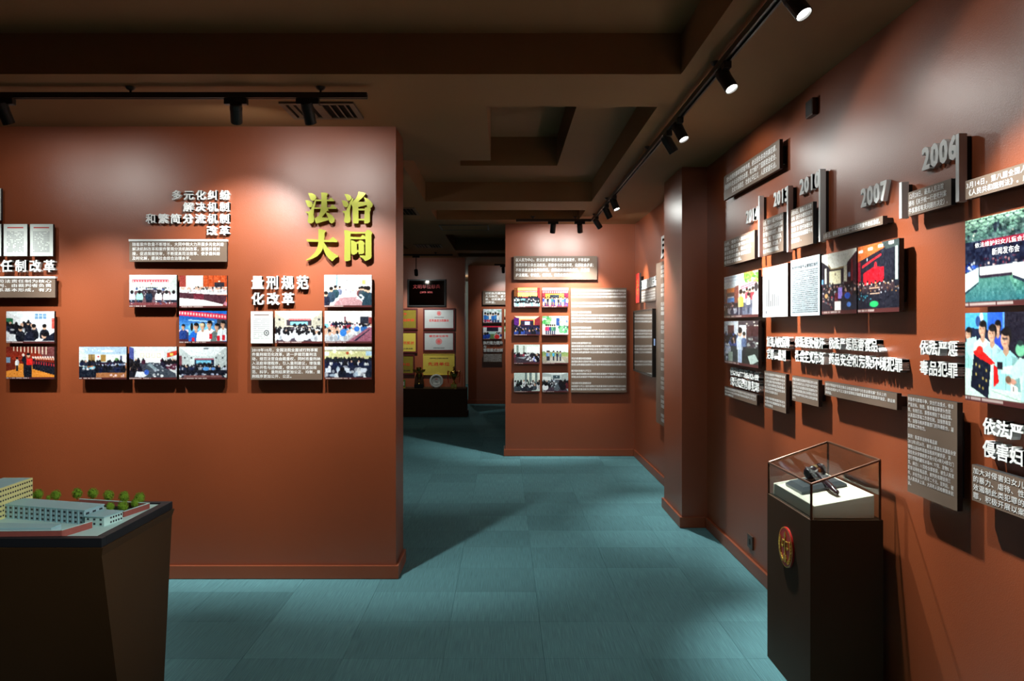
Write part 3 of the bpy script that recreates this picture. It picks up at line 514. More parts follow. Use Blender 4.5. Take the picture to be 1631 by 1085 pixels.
def print_mesh(name, p, w_, h_, y, parent, x0, z1):
    W, Hh = p.W+1, p.H+1
    a = np.pad(p.a, ((0,1),(0,1),(0,0)), 'edge'); c = np.clip(a/255, 0, 1); c = np.where(c <= .04045, c/12.92, ((c+.055)/1.055)**2.4)
    U, V = np.meshgrid(np.linspace(0,1,W), np.linspace(0,1,Hh))
    co = np.stack([x0+U*w_, np.full(U.shape, y), z1-V*h_], -1).reshape(-1, 3)
    i = (np.arange(Hh-1)[:, None]*W+np.arange(W-1)[None]).reshape(-1)
    f = np.stack([i, i+W, i+W+1, i+1], 1)
    me = bpy.data.meshes.new(name); me.vertices.add(len(co)); me.vertices.foreach_set('co', co.ravel())
    me.loops.add(f.size); me.loops.foreach_set('vertex_index', f.ravel().astype(np.int32))
    me.polygons.add(len(f)); me.polygons.foreach_set('loop_start', np.arange(0, f.size, 4, dtype=np.int32))
    me.update(calc_edges=True); me.validate()
    at = me.color_attributes.new('Col', 'FLOAT_COLOR', 'POINT'); at.data.foreach_set('color', np.concatenate([c, np.ones((*c.shape[:2], 1))], -1).ravel())
    me.materials.append(MATS['photo_print'])
    o = bpy.data.objects.new(name, me); COL.objects.link(o); o.parent = parent; return o

# ------------------------------------------------------------------ wall mounting: a pixel gives a direction, the wall gives the distance
FRONT = {'A': YA, 'B': YB, 'T': YT, 'C': YC}
def place(wl, r, depth):
    """r = (x0, y_top, x1, y_bottom) in pixels; on the timeline wall the heights are read at x0. -> location, turn, width, height"""
    x0, yt, x1, yb = r
    if wl == 'R':
        xf = XR-depth; d0 = xf*F/(x0-VX); d1 = xf*F/(x1-VX)
        zt = EYE-(yt-VY)*d0/F; zb = EYE-(yb-VY)*d0/F
        return (XR, (d0+d1)/2, zb), -PI/2, d0-d1, zt-zb
    D = FRONT[wl]-depth
    return ((x0+x1-2*VX)/2*D/F, FRONT[wl], EYE-(yb-VY)*D/F), 0, (x1-x0)*D/F, (yb-yt)*D/F
def board(t, w_, h_, depth, face, th=.02, edge='edge_black'):
    MB().box(-w_/2, -depth, 0, w_/2, -depth+th, h_, 1, front=0).build('board', [face, edge], t)
    i = min(.04, w_*.2, h_*.2)
    MB().box(-w_/2+i, -depth+th, i, w_/2-i, 0, h_-i).build('mounting_frame', edge, t)
DEP = .048
def photo(wl, r, key, label, group=None, depth=DEP, name='photo_panel', cat='photo'):
    loc, rz, w_, h_ = place(wl, r, depth); t = thing(name, label, cat, loc, rz, group)
    board(t, w_, h_, depth, 'edge_black'); print_mesh('print', PICS[key], w_, h_, -depth-.0006, t, -w_/2, h_); return t, w_, h_
def panel(wl, r, lines, label, cap=False, margin=(.03, .06), depth=DEP, align='l', style='small', fill=1.0, slant=0, extra=None, name='text_panel', face='board_brown', ink='white_print', group=None):
    loc, rz, w_, h_ = place(wl, r, depth); t = thing(name, label, 'text panel', loc, rz, group)
    board(t, w_, h_, depth, face)
    mx, mz = w_*margin[0], h_*margin[1]
    lettering(lines, w_-2*mx, (h_-2*mz)*fill, ink, t, -w_/2+mx, h_-mz, -depth-.0008, style, align=align, slant=slant)
    if cap: MB().box(-w_/2-.003, -depth-.004, h_-.002, w_/2+.003, -depth+.022, h_+.011).build('top_strip', 'bar_white', t)
    return t, w_, h_
def heading(wl, rows, label, m='white_letter', depth=.03, style='bold', name='wall_heading', cat='heading', gap=1.0, chname='character'):
    """rows = [(text, x0, y_top, x1, y_bottom)] visible bounds of each line; on the timeline wall heights are read at x0"""
    T = None
    for text, x0, yt, x1, yb in rows:
        loc, rz, w_, h_ = place(wl, (x0, yt, x1, yb), depth)
        if T is None: T = thing(name, label, cat, loc, rz); L0 = Vector(loc)
        off = Matrix.Rotation(-rz, 3, 'Z') @ (Vector(loc)-L0)
        if wl == 'A': gap = 1.17; w_ *= 1+.15/len(text)
        tot = sum(adv(c) for c in text); cell = w_/tot; x = -w_/2
        for ch in text:
            if ch in GL:
                v, f = solid(ch, YEAR if style == 'year' else BOLD); a = adv(ch)
                hi = (.86+.11) if a == 1.0 else .74
                sz = h_/hi; sx = cell/gap
                P = np.stack([off.x+x+v[:, 0]*sx*.98+(cell-sx)*a/2, -depth/2-v[:, 2]*depth-.0005, off.z+(v[:, 1]+(.11 if a == 1.0 else .03))*sz], 1)
                mb = MB(); mb.add(P.tolist(), f); mb.build(chname, m, T)
            x += cell*adv(ch)
    return T

POOL = '依法审理各类民商事案件平等保护市场主体合法权益积极参与社会治理化解矛盾纠纷维护公平正义服务保障经济高质量发展优化营商环境促进社会和谐稳定加强司法公开提升审判质效落实司法为民便民利民措施推进多元解纷机制建设'
def pool(n, k=0): return ''.join(POOL[(k+i) % len(POOL)] for i in range(n))
T_A1 = ['建立全面推进以司法责任制为核心', '实现让审理者裁判、由裁判者负责', '的审判权运行体系基本形成，有力', '提升司法公信力。']
T_A2 = ['随着案件数量不断增长，大同中院大力开展多元化纠纷', '解决机制改革和案件繁简分流机制改革，加强诉调对', '接，促进简案快审，不断提高司法效率、使矛盾纠纷', '及时化解，提高社会综合治理水平。']
T_A3 = ['2010年10月，全国法院全面试行刑事案', '件量刑规范化改革，进一步规范量刑活', '动，规范法官自由裁量权，同时将量刑纳', '入法庭审理程序，引入量刑建议，增强量', '刑公开性与透明度，使量刑方法更加规', '范、科学，量刑结果更加公正、均衡，量', '刑程序更加公开、公正。']
T_R1 = ['充分发挥刑事审判职能作用，依法惩处各类刑事犯罪，', '积极参与社会治安综合治理，有力维护了国家政治安全、', '社会大局稳定，社会公平正义，人民安居乐业。']
T_P1 = ['10月，党的十八届四中全会', '提出，推进以审判为中心的', '诉讼制度改革，确保侦查、', '审查起诉的案件事实证据', '经得起法律检验。']
T_P2 = ['11月，党的十八届三中全会通过', '了《中共中央关于全面深化改革', '若干重大问题的决定》，健全错', '案防止、纠正、责任追究机制，', '严禁刑讯逼供、体罚虐待，严', '格实行非法证据排除规则。']
T_P3 = ['5月30日，最高人民法院', '公布《关于办理死刑案件', '审查判断证据若干问题的', '规定》和《关于办理刑事', '案件排除非法证据若干问', '题的规定》。']
T_P4 = ['1月1日，最高人民法院统一行使死刑案件的核准权。']
T_P5 = ['12月28日，最高人民法院', '颁布《关于统一行使死刑案', '件核准权有关问题的决定》。']
T_P6 = ['3月14日，第八届全国人大五次会议修订', '《人民共和国刑法》。此后，先后通过修正案。']
T_L1 = [pool(20, 3), pool(20, 23), pool(6, 43)]
T_L2 = [pool(12, 5), pool(12, 17), pool(12, 29), pool(12, 41), pool(12, 53), pool(8, 65), '', pool(12, 73), pool(12, 85), pool(5, 97)]
T_L3 = [pool(15, 50), pool(15, 65), pool(15, 80), pool(15, 95), pool(15, 10), pool(2, 25)]
T_L4 = [pool(24, 9)+'“舌尖上的', pool(28, 33)+'，建设美', '丽家园。']
T_L5 = ['积极参与禁毒斗争，突出打击重点，依法', '严惩走私、制造、贩卖毒品等源头性犯', '罪，有效打击、震慑和预防了毒品犯罪。', '认真落实禁毒工作责任制，加强禁毒宣', '传，加强与相关职能部门的沟通配合，凝', '聚禁毒工作合力。', '', '案例：陈某非法持有毒品案', '2012年3月26日，被告人陈某在浑源县永安', '镇恒山派出所巡查出租房时被抓获，其', '租住处永安镇商贸大街小区4单元4楼北门', '室行李箱内藏有冰毒44.77克、发物0.51', '克、麻古1.11克检全部查获。被告人陈某', '犯非法持有毒品罪，被判处有期徒刑三', '年，并处罚金人民币二千元。宣判后，被', '告人陈某未上诉，大同市人民检察院未抗', '诉。']
T_L6 = ['加大对侵害妇女儿童权益犯罪', '的暴力、虐待、性侵害等犯罪，有', '效遏制此类犯罪的多发态势，依法', '罪，积极开展以案说法等宣传活动']
T_B1 = ['以人民为中心，依法妥善审理各类民商事案件，平等保护', '各类民事主体合法权益，积极参与社会治理，化解社会矛盾；', '不断营造法治化营商环境，保障经济高质量发展。弘扬维', '护法规则，守诚信，促和谐，彰显公正的社会效果。']
T_C1 = ['切实执行裁判结果，多措', '大力执行，着力解决执行', '难，切实维护当事人合', '法权益。']
T_D2 = ['依法维护妇女儿童合法权益法院', '新闻发布会']
T_D1 = ['关于审判委员会讨论死刑案件']
YEARS = '0123456789'
HEADS = '司法责任制改革多元化纠纷解决机制和繁简分流机制改革量刑规范化改革依法严惩毒品犯罪侵害妇女儿童公共安全刑事危害社会加强人权保障定罪、量刑惩处破坏主义市场药食品和污染环境民事审判执行能力提升与管理模式创新品牌建设'
GOLD = '法治大同'
AWARD = '文明单位标兵优秀基层法院集体先进单位授予模范称号大同市中级人民法院荣誉证书奖状表彰年度（0123456789-)(优胜给五一劳动'
allsmall = ''.join(''.join(v) for k, v in list(globals().items()) if k.startswith('T_') and isinstance(v, list))+POOL+HEADS+AWARD
load_glyphs(allsmall+YEARS+HEADS)

# ------------------------------------------------------------------ left partition: reform panels
for r, k, lb in (((6,357,43.5,408), 'doc0', 'white document sheet with a red title line between two other document sheets'),
                 ((48,357,84.5,408), 'doc1', 'white document sheet with a red title line next to the bare wall'),
                 ((-36,357,2,408), 'doc2', 'white document sheet left of the pair of documents, only its edge showing'),
                 ((-36,300,1.5,351), 'doc1', 'white document sheet above the row of documents, only its edge showing'),
                 ((399.5,496,434.5,547), 'doc_seal', 'pale document sheet with a round seal beside the photo of white-shirted audience')):
    photo('A', r, k, lb, name='document_panel', cat='document')
for r, k, lb in (((10,496,86.5,547), 'hearing', 'photo of people in dark suits over papers in a bright windowed room'),
                 ((10,552.5,86.5,604), 'oath', 'photo of a robed figure holding a red book before a row of robes'),
                 ((206,438,281.5,489.5), 'banner_meeting', 'photo of a white meeting room with a pink-red banner and white shirts around the table'),
                 ((286,439,361.5,490.5), 'jurors', 'photo of white-shirted people behind a long dark bench against red wood'),
                 ((285.5,495.5,361,547), 'award_group', 'photo of a standing group before a blue backdrop under a slanted red banner'),
                 ((126,552.5,201.5,604.5), 'oval_table', 'photo of a pale blue room with a dark oval table and orange floor'),
                 ((206,552.5,281.5,604.5), 'long_table', 'photo of dark-dressed people along a table under framed certificates'),
                 ((285.5,552.5,361,604.5), 'blue_screen_hall', 'photo of a hall with a dark blue screen and a dark audience'),
                 ((516.5,438,592,489.5), 'discussion', 'photo of a small discussion in a white room below the gold characters'),
                 ((438,495.5,513,547), 'white_shirts', 'photo of rows of white shirts seen from behind facing a pale blue screen'),
                 ((517,495.5,592,547), 'red_table', 'photo of a meeting at a curved red-brown table with blue and white shirts'),
                 ((517,552.5,592,604.5), 'courtroom', 'photo of a courtroom with a yellow-green wall and a small emblem')):
    photo('A', r, k, lb)
heading('A', [('司法责任制改革', -67, 414, 88, 433.5)], 'white raised heading ending in the characters for reform above a cut-off brown panel')
panel('A', (-85,443,88,474), T_A1, 'brown text panel with a white top strip below the heading beside the bare wall', cap=True)
heading('A', [('多元化纠纷', 273, 303, 366, 318.5), ('解决机制', 291.5, 322, 366, 337), ('和繁简分流机制', 232, 340.5, 366, 356), ('改革', 328.5, 359.5, 366, 375)], 'white raised four-line heading set flush right above the wide brown panel')
panel('A', (206,384,361.5,417), T_A2, 'wide brown text panel with a white top strip under the four-line heading', cap=True)
heading('A', [('量刑规范', 400, 439, 492, 461), ('化改革', 400, 466, 469, 486)], 'white raised two-line heading above the document with the round seal')
panel('A', (399,552.5,513,605), T_A3, 'brown text panel of seven lines under the photo of white-shirted audience', margin=(.02,.04))
GOLD_STROKES = {   # stroke outlines of the four gold characters, 1085 units = 60 pixels
 (480,300): [[(195,140),(300,140),(400,190),(430,260),(385,345),(320,360),(265,330)], [(110,345),(220,350),(310,400),(325,470),(290,540),(225,550),(180,520)],
  [(400,330),(435,290),(415,400),(365,600),(348,760),(370,880),(355,970),(290,1012),(215,1005),(178,950),(200,830),(203,730),(110,690),(125,672),(215,668),(265,630),(320,500)],
  [(430,325),(790,325),(855,260),(945,345),(945,370),(430,370)], [(565,120),(710,125),(770,155),(730,210),(735,580),(560,580),(580,300)], [(370,550),(820,550),(895,455),(1020,570),(1010,590),(365,590)],
  [(560,570),(740,570),(785,625),(730,665),(585,830),(770,855),(775,915),(430,1015),(400,960),(385,870),(500,790),(545,650)], [(690,680),(800,720),(900,790),(960,890),(945,970),(880,1010),(820,990),(780,900),(755,820)]],
 (540,300): [[(150,165),(250,170),(335,215),(365,280),(325,345),(265,360),(220,330),(195,250)], [(70,345),(170,350),(250,400),(275,460),(240,535),(180,545),(120,500),(105,430)],
  [(385,285),(415,300),(400,360),(340,490),(310,640),(315,800),(330,880),(315,970),(250,1005),(180,990),(140,945),(165,800),(155,720),(90,680),(110,650),(195,650),(260,530),(320,380)],
  [(565,95),(690,115),(770,150),(700,240),(550,385),(760,395),(800,480),(520,545),(390,530),(355,480),(360,420),(480,300),(540,190)], [(710,250),(830,300),(930,390),(970,470),(945,545),(880,575),(810,530),(770,420)],
  [(385,520),(560,550),(560,1000),(520,1015),(400,1010)], [(550,585),(740,585),(740,635),(550,635)], [(740,560),(800,535),(900,560),(915,630),(885,680),(890,960),(830,1010),(725,1010)], [(550,875),(740,875),(740,925),(550,925)]],
 (480,362): [[(140,350),(165,340),(800,370),(905,275),(1045,390),(1030,430),(175,415)], [(490,55),(570,55),(700,95),(705,120),(665,165),(655,370),(650,450),(620,610),(560,730),(450,840),(320,905),(150,965),(135,935),(250,870),(380,740),(450,620),(490,450)],
  [(650,440),(730,560),(850,690),(950,760),(1060,815),(1055,855),(980,890),(890,985),(800,910),(700,790),(625,610)]],
 (540,362): [[(145,85),(230,85),(330,120),(325,940),(280,970),(200,980),(150,955),(160,250)], [(320,125),(770,140),(770,185),(320,185)], [(755,130),(820,70),(890,90),(965,160),(930,220),(935,840),(920,890),(850,940),(750,975),(700,910),(600,850),(595,830),(620,810),(760,815)],
  [(325,270),(610,290),(680,215),(760,270),(760,345),(325,345)], [(340,375),(400,380),(510,440),(515,750),(430,795),(370,785),(345,740)], [(500,420),(610,420),(610,480),(500,480)], [(555,410),(600,370),(680,390),(740,460),(715,520),(725,730),(680,770),(570,775)], [(505,655),(575,655),(575,720),(505,720)]]}
gd = .04; sc_ = (YA-gd)/F; GX, GZ0 = (541-VX)*sc_, EYE-(419-VY)*sc_
t = thing('gold_lettering', 'four large raised gold characters near the end of the partition', 'lettering', (GX, YA, GZ0))
for (ox, oy), st in GOLD_STROKES.items():
    mb = MB()
    for k, pl in enumerate(st):
        pts = [((ox+x/18.083-VX)*sc_-GX, EYE-(oy+y/18.083-VY)*sc_-GZ0) for x, y in pl]
        mb.plate(pts[::-1], -gd+.0001*k, -.012)
    mb.build('character', 'gold_letter', t)

# ------------------------------------------------------------------ timeline wall
panel('R', (1153,282,1241.6,319.5), T_R1, 'brown quotation panel of slanted white script at the top of the timeline wall', slant=.18, margin=(.02,.09), align='r')
YL = {'2014': 'white raised numerals 2014 under the slanted quotation panel', '2013': 'white raised numerals 2013 over the tall brown text panel', '2010': 'white raised numerals 2010 over the six-line text panel', '2007': 'white raised numerals 2007 over the one-line strip', '2006': 'large white raised numerals 2006 touching the tallest bar'}
BLB = {'2014': 'white upright bar between the five-line panel and the tall panel of 2013', '2013': 'white upright bar between the tall panel of 2013 and the six-line panel', '2010': 'long white upright bar between the numerals 2010 and the one-line strip', '2007': 'short white upright bar left of the three-line panel', '2006': 'tallest white upright bar, right of the numerals 2006'}
for txt, x0, yt, x1, yb in (('2014',1188,337,1208,357.2), ('2013',1232,308,1256,330), ('2010',1273.5,287,1306,311.6), ('2007',1371,302,1413,331.5), ('2006',1468.4,237,1526,273)):
    heading('R', [(txt, x0, yt, x1, yb)], YL[txt], style='year', depth=.02, name='year_numerals', cat='numerals', chname='digit')
def bar(x0, yt, yb, year):
    d = .046; loc, rz, w_, h_ = place('R', (x0, yt, x0+4, yb), d)
    loc = (loc[0], loc[1], loc[2]); t = thing('timeline_bar', BLB[year], 'bar', loc, rz)
    MB().box(-.011, -d, 0, .011, -d+.03, h_).build('bar_face', 'bar_white', t, bevel=.0015)
    MB().box(-.007, -d+.03, .01, .007, 0, h_-.01).build('bar_backing', 'edge_black', t)
for a in ((1206.5,313,410,'2014'), (1252,297,402,'2013'), (1303,270.5,386,'2010'), (1432,291,349,'2007'), (1522.5,214,322.5,'2006')): bar(*a)
panel('R', (1153.3,385,1202,425.3), T_P1, 'brown text panel of five lines below the numerals 2014', margin=(.02,.06))
panel('R', (1215.3,351,1247.7,408.5), T_P2, 'tall brown text panel below the numerals 2013', margin=(.02,.04))
panel('R', (1260,335.2,1295,397.3), T_P3, 'brown text panel of six lines below the numerals 2010', margin=(.02,.03), fill=.9)
panel('R', (1311.5,371.5,1406,383), T_P4, 'narrow one-line brown strip below the numerals 2007', margin=(.01,.12))
panel('R', (1446.5,307,1515,345), T_P5, 'brown text panel of three lines below the numerals 2006', margin=(.02,.06))
panel('R', (1537.7,288.7,1760,318.6), T_P6, 'brown two-line strip to the right of the tall 2006 bar', margin=(.01,.1))
for r, k, lb in (((1153.7,442,1208,507), 'street_talk', 'double photo of a courtroom and of people outdoors under green leaves'),
                 ((1153.7,512,1208,578), 'uniform_rows', 'double photo of blue-shirted rows and a figure in white'),
                 ((1309,407,1364.6,501.3), 'hall_crowd', 'photo of a crowded hall with a bright ceiling'),
                 ((1366.6,394,1432.3,499), 'stage', 'photo of a dark auditorium with a red lit stage'),
                 ((1537.7,352.6,1690,490), 'press_hall', 'large photo of a press hall with a lattice ceiling and white tables'),
                 ((1537.7,499,1690,637), 'plaque_unveiling', 'large photo of seated people in pale blue shirts with a black plaque and red ribbon')):
    t, w_, h_ = photo('R', r, k, lb)
    if k == 'press_hall':
        lettering(['依法维护妇女儿童合法权益法院'], w_*.82, h_*.065, 'white_print', t, -w_*.38, h_*.727, -DEP-.0012, name='print_lettering')
        lettering(['新闻发布会'], w_*.3, h_*.09, 'white_print', t, -w_*.18, h_*.64, -DEP-.0012, name='print_lettering')
photo('R', (1215.1,427.7,1254.7,505.6), 'chart', 'white sheet with a small bar chart on the timeline wall', name='document_panel', cat='document')
t, w_, h_ = photo('R', (1259.7,415.5,1305.8,503.8), 'newspaper', 'pale newspaper sheet densely printed with black text', name='document_panel', cat='document')
lettering(['审理死刑案件证据规定执行'], w_*.9, h_*.075, 'ink', t, -w_*.45, h_*.89, -DEP-.0012, name='headline')
lettering([pool(22, 7*k) for k in range(22)], w_*.9, h_*.74, 'ink', t, -w_*.45, h_*.79, -DEP-.0012, name='column_text')
heading('R', [('依法严惩危害', 1162.6, 584.7, 1209.6, 597.5), ('公共安全刑事犯罪', 1162.6, 600, 1209.6, 614)], 'white raised two-line heading under the photo of blue-shirted rows')
heading('R', [('加强人权保障', 1221, 535.7, 1258, 552.4), ('定罪、量刑', 1221, 555.3, 1252, 572)], 'white raised two-line heading under the bar chart sheet')
heading('R', [('依法惩处破坏', 1266, 536.7, 1313, 553.2), ('社会主义市场', 1266, 558, 1313, 576)], 'white raised two-line heading under the newspaper sheet')
heading('R', [('依法严惩危害食品、', 1320, 537.7, 1410, 556), ('药品安全和污染环境犯罪', 1320, 562, 1438, 580.5)], 'white raised two-line heading with a long second line under the dark auditorium photo')
heading('R', [('依法严惩', 1464.7, 542, 1526, 565), ('毒品犯罪', 1464.7, 573.4, 1526, 596.5)], 'white raised two-line heading above the tall dense text panel')
heading('R', [('依法严惩', 1565.3, 664.7, 1655, 691), ('侵害妇女儿童犯罪', 1565.3, 700.6, 1770, 727)], 'large white raised heading under the photo of the black plaque')
panel('R', (1154,615.2,1205.5,630), T_L1, 'low brown strip under the heading below the blue-shirted rows', margin=(.02,.05))
panel('R', (1217.5,590.6,1251.8,648.5), T_L2, 'tall brown text panel under the heading below the bar chart', margin=(.03,.04))
panel('R', (1261.8,598.5,1303.5,637.7), T_L3, 'brown text panel under the heading below the newspaper sheet', margin=(.02,.06))
panel('R', (1313.6,607.3,1428.5,629), T_L4, 'long brown strip under the heading with the long second line', margin=(.015,.08))
panel('R', (1445.5,628.3,1524.6,782.6), T_L5, 'tall brown text panel densely printed with a case report behind the glass case', margin=(.015,.02), fill=.95)
panel('R', (1548,739.5,1725,796.5), T_L6, 'brown text panel of four large lines under the large heading', margin=(.015,.05))
# beyond the pillar
heading('R', [('民事审判', 1052, 376, 1120, 413)], 'large white raised character partly hidden behind the pillar', name='wall_heading')
panel('R', (1045,420.7,1073,672), [pool(9, 5*k) if k % 4 != 3 else '' for k in range(34)], 'very tall brown text panel partly hidden behind the pillar', margin=(.3,.02))
loc, rz, w_, h_ = place('R', (1012.6,437,1018.2,483), .06); t = thing('red_plate', 'small upright red plate with black edge near the wall corner', 'plate', loc, rz)
board(t, w_, h_, .06, 'red_plate'); lettering(['品', '牌', '建', '设'], w_*.5, h_*.55, 'gold_letter', t, -w_*.25, h_*.8, -.061)
heading('R', [('品牌建设模范法院'[:7], 1021.5, 447, 1045, 462)], 'white raised heading above the screen near the wall corner')
panel('R', (1021.5,463,1044.6,482.5), [pool(14, 9*k) for k in range(4)], 'small brown text panel right of the red plate', margin=(.03,.08))
loc, rz, w_, h_ = place('R', (1008.5,495.3,1038.9,590.7), .085); t = thing('wall_screen', 'black framed television on the timeline wall beyond the pillar', 'television', loc, rz)
bz = .022; mb = MB(); mb.box(-w_/2, -.075, 0, w_/2, -.045, h_)
for a in ((-w_/2,0,-w_/2+bz,h_), (w_/2-bz,0,w_/2,h_), (-w_/2+bz,0,w_/2-bz,bz), (-w_/2+bz,h_-bz,w_/2-bz,h_)): mb.box(a[0], -.085, a[1], a[2], -.075, a[3])
mb.build('casing', 'tv_black', t); MB().box(-w_/2+bz, -.079, bz, w_/2-bz, -.0755, h_-bz).build('screen', 'tv_screen', t)
MB().box(-w_*.3, -.045, h_*.25, w_*.3, 0, h_*.75).build('wall_bracket', 'tv_black', t)
MB().box(w_/2+.0005, -.07, h_*.46, w_/2+.004, -.055, h_*.56).build('indicator_sticker', 'sticker_blue', t)

# ------------------------------------------------------------------ centre partition
panel('B', (818.4,408,951,445.5), T_B1, 'brown quotation panel of white script above the eight photos', margin=(.02,.08), slant=.12)
cx = ((818.7,859.8), (863.8,905)); cy = ((458.7,489.8), (503.7,534.5), (549,580), (594,625))
lbs = [('yellow_hall','photo of an audience in a yellow hall under a red banner'), ('stage_row','photo of a row of people standing on a red stage'),
       ('purple_hall','photo of a dark purple hall with a lit screen'), ('street_fair','photo of a bright outdoor stall with green and white'),
       ('round_table','photo of people round a table in a white office with blue chairs'), ('field_visit','photo of four people standing in an open field'),
       ('curtain_room','photo of a meeting before grey-green curtains'), ('lamp_room','photo of a meeting along a dark table towards a screen')]
for k, (key, lb) in enumerate(lbs):
    c, r = cx[k % 2], cy[k//2]; photo('B', (c[0], r[0], c[1], r[1]), key, lb, 'photos on the centre partition')
BL = []
for k in range(33):
    BL.append('' if k in (3,6,11,16,21,25,29) else (pool(11, 13*k) if k in (7,12,17,22,26,30) else pool(30, 11*k)))
panel('B', (908.8,458.7,998.2,625.3), BL, 'large brown panel with many small text lines beside the eight photos', margin=(.015,.015))

# ------------------------------------------------------------------ far wall
panel('C', (769,463.5,830,485.5), T_C1, 'brown script panel on the far wall past the trophies', margin=(.06,.08), slant=.1)
photo('C', (769.6,492.5,799,515), 'blue_shirts', 'photo of blue-shirted people on the far wall')
photo('C', (769.6,519.5,799,541), 'office_board', 'photo of an office with a black board on the far wall')
photo('C', (803.3,492.5,833,515), 'far_right', 'photo on the far wall half hidden by the centre partition, right of the blue shirts')
photo('C', (803.3,519.5,833,541), 'street_fair', 'photo on the far wall half hidden by the centre partition, right of the office')
heading('C', [('执行能力提升', 769.8, 543.5, 801, 549), ('与', 770, 550.3, 775, 554.5), ('管理模式创新', 769.8, 555.2, 801.5, 560.8)], 'white raised three-line heading on the far wall')
panel('C', (769.6,563.5,799.8,577), [pool(20, 7*k) for k in range(6)], 'grey-brown text panel under the heading on the far wall', margin=(.03,.06), face='board_brown')

# ------------------------------------------------------------------ trophy wall, plinth and awards
PF = 14.57; PZ = .514
struct('trim_1', MB().box(XL, PF, BH, -.69, YT, PZ), 'plinth_brown')['label'] = 'low dark brown plinth carrying the trophies'
skirt('baseboard_plinth', [(XL, PF-BT, -.69+BT, PF), (-.69, PF, -.69+BT, YT)], 'plinth_brown')
def plaque(r, face, frame, lines, label, ink='red_ink', fr=.03, seal=None, sub=None):
    loc, rz, w_, h_ = place('T', r, .04); t = thing('award_plaque', label, 'plaque', loc, rz); mb = MB()
    for a in ((-w_/2,0,-w_/2+fr,h_), (w_/2-fr,0,w_/2,h_), (-w_/2+fr,0,w_/2-fr,fr), (-w_/2+fr,h_-fr,w_/2-fr,h_)): mb.box(a[0], -.04, a[1], a[2], 0, a[3])
    mb.build('frame', frame, t); MB().box(-w_/2+fr, -.032, fr, w_/2-fr, 0, h_-fr).build('plate', face, t)
    for txt, cz, hh, ww, ik in lines: lettering([txt], ww*w_, hh*h_, ik or ink, t, -ww*w_/2, (cz+hh/2)*h_, -.0335)
    if seal: 
        mb = MB(); z = seal[0]*h_; r_ = seal[1]*h_
        for k, (a, b) in enumerate(((1, .82), (.62, .4))):
            n = 24; v = [(q*r_*math.cos(2*PI*i/n), -.0338, z+q*r_*math.sin(2*PI*i/n)) for q in (a, b) for i in range(n)]; mb.add(v, [(i, n+i, n+(i+1)%n, (i+1)%n) for i in range(n)])
        v = [(r_*.3*math.cos(2*PI*i/12), -.0338, z+r_*.3*math.sin(2*PI*i/12)) for i in range(12)]; mb.add(v, [tuple(range(12))])
        mb.build('seal', 'red_ink', t)
plaque((649,445,709.8,488.4), 'plaque_black', 'frame_black', [('文明单位标兵', .73, .17, .72, None), ('(2018-2020)', .53, .1, .34, None)], 'large mirror-black plaque with red characters above the others', fr=.025)
plaque((673.8,491,724.5,525.2), 'plaque_silver', 'frame_red', [('优秀基层法院集体', .42, .14, .62, None), ('大同市中级人民法院', .57, .05, .3, 'ink')], 'silver plaque with a red emblem above its single red line', seal=(.76,.1))
plaque((673.8,528,724,560), 'plaque_silver', 'frame_red', [('模范单位称号', .76, .13, .62, None), ('大同市中级人民法院', .17, .07, .36, 'ink')], 'silver plaque with a red round seal in its middle', seal=(.5,.15))
plaque((673.8,564,724,597.5), 'plaque_gold', 'plaque_gold', [('先进单位', .52, .2, .7, None), ('大同市中级人民法院先进集体表彰', .79, .07, .6, 'ink')], 'gold plaque with four large red characters behind the trophies', fr=.012)
plaque((618,491.3,665,525), 'plaque_darkgold', 'frame_red', [('授予', .72, .14, .3, None), ('五一劳动奖状', .44, .16, .8, None)], 'dark gold plaque with red characters half hidden by the partition')
plaque((618,527.7,664.6,562.5), 'plaque_gold', 'frame_red', [('荣誉证书奖状', .46, .17, .8, None), ('大同市中级人民法院', .2, .08, .7, 'ink')], 'yellow gold plaque half hidden by the partition, above the lowest one')
plaque((614,564.5,660.5,597), 'plaque_darkgold', 'frame_red', [('优秀单位', .5, .17, .7, None), ('大同市中级人民法院', .2, .08, .7, 'ink')], 'dark gold plaque half hidden behind the winged trophy')
def onplinth(px, d): return ((px-VX)*d/F, d, PZ)
t = thing('winged_trophy', 'trophy with gold figure on a dark winged backing, on the plinth', 'trophy', onplinth(667.5, 14.75))
MB().box(-.085,-.05,0,.085,.05,.075).build('base', 'black_stone', t, bevel=.006)
MB().plate([(-.095,.02),(.095,.02),(.075,.2),(.03,.3),(-.03,.3),(-.075,.2)], .01, .035).build('backing', 'plinth_brown', t)
MB().lathe([(.0,.075),(.035,.075),(.03,.085),(.014,.1),(.012,.19),(.03,.24),(.036,.27),(.02,.3),(0,.3)]).build('figure', 'trophy_gold', t, smooth=True)
mb = MB()
for s in (-1, 1): mb.plate([(s*.01,.25),(s*.11,.31),(s*.12,.345),(s*.06,.345),(s*.02,.30)][::s], -.012, .004)
mb.lathe([(.0,.30),(.04,.31),(.055,.36),(.05,.385),(0,.385)]).build('wing', 'trophy_gold', t)
t = thing('award_plate', 'white porcelain award plate standing upright on the plinth', 'plate', onplinth(695, 14.78))
mb = MB(); mb.lathe([(0,.0),(.075,.0),(.095,-.012),(.125,-.022),(.127,-.018),(.095,-.004),(.075,.008),(0,.008)], 40); mb.v = [(x, .02+z*1.0, .128+y) for x, y, z in mb.v]; mb.f = [q[::-1] for q in mb.f]
mb.build('plate_dish', 'porcelain', t, smooth=True)
mb = MB(); mb.lathe([(.082,0),(.087,0)], 40); mb.v = [(x, -.0035+.0, .128+y) for x, y, z in mb.v]; mb.build('rim_line', 'ink', t)
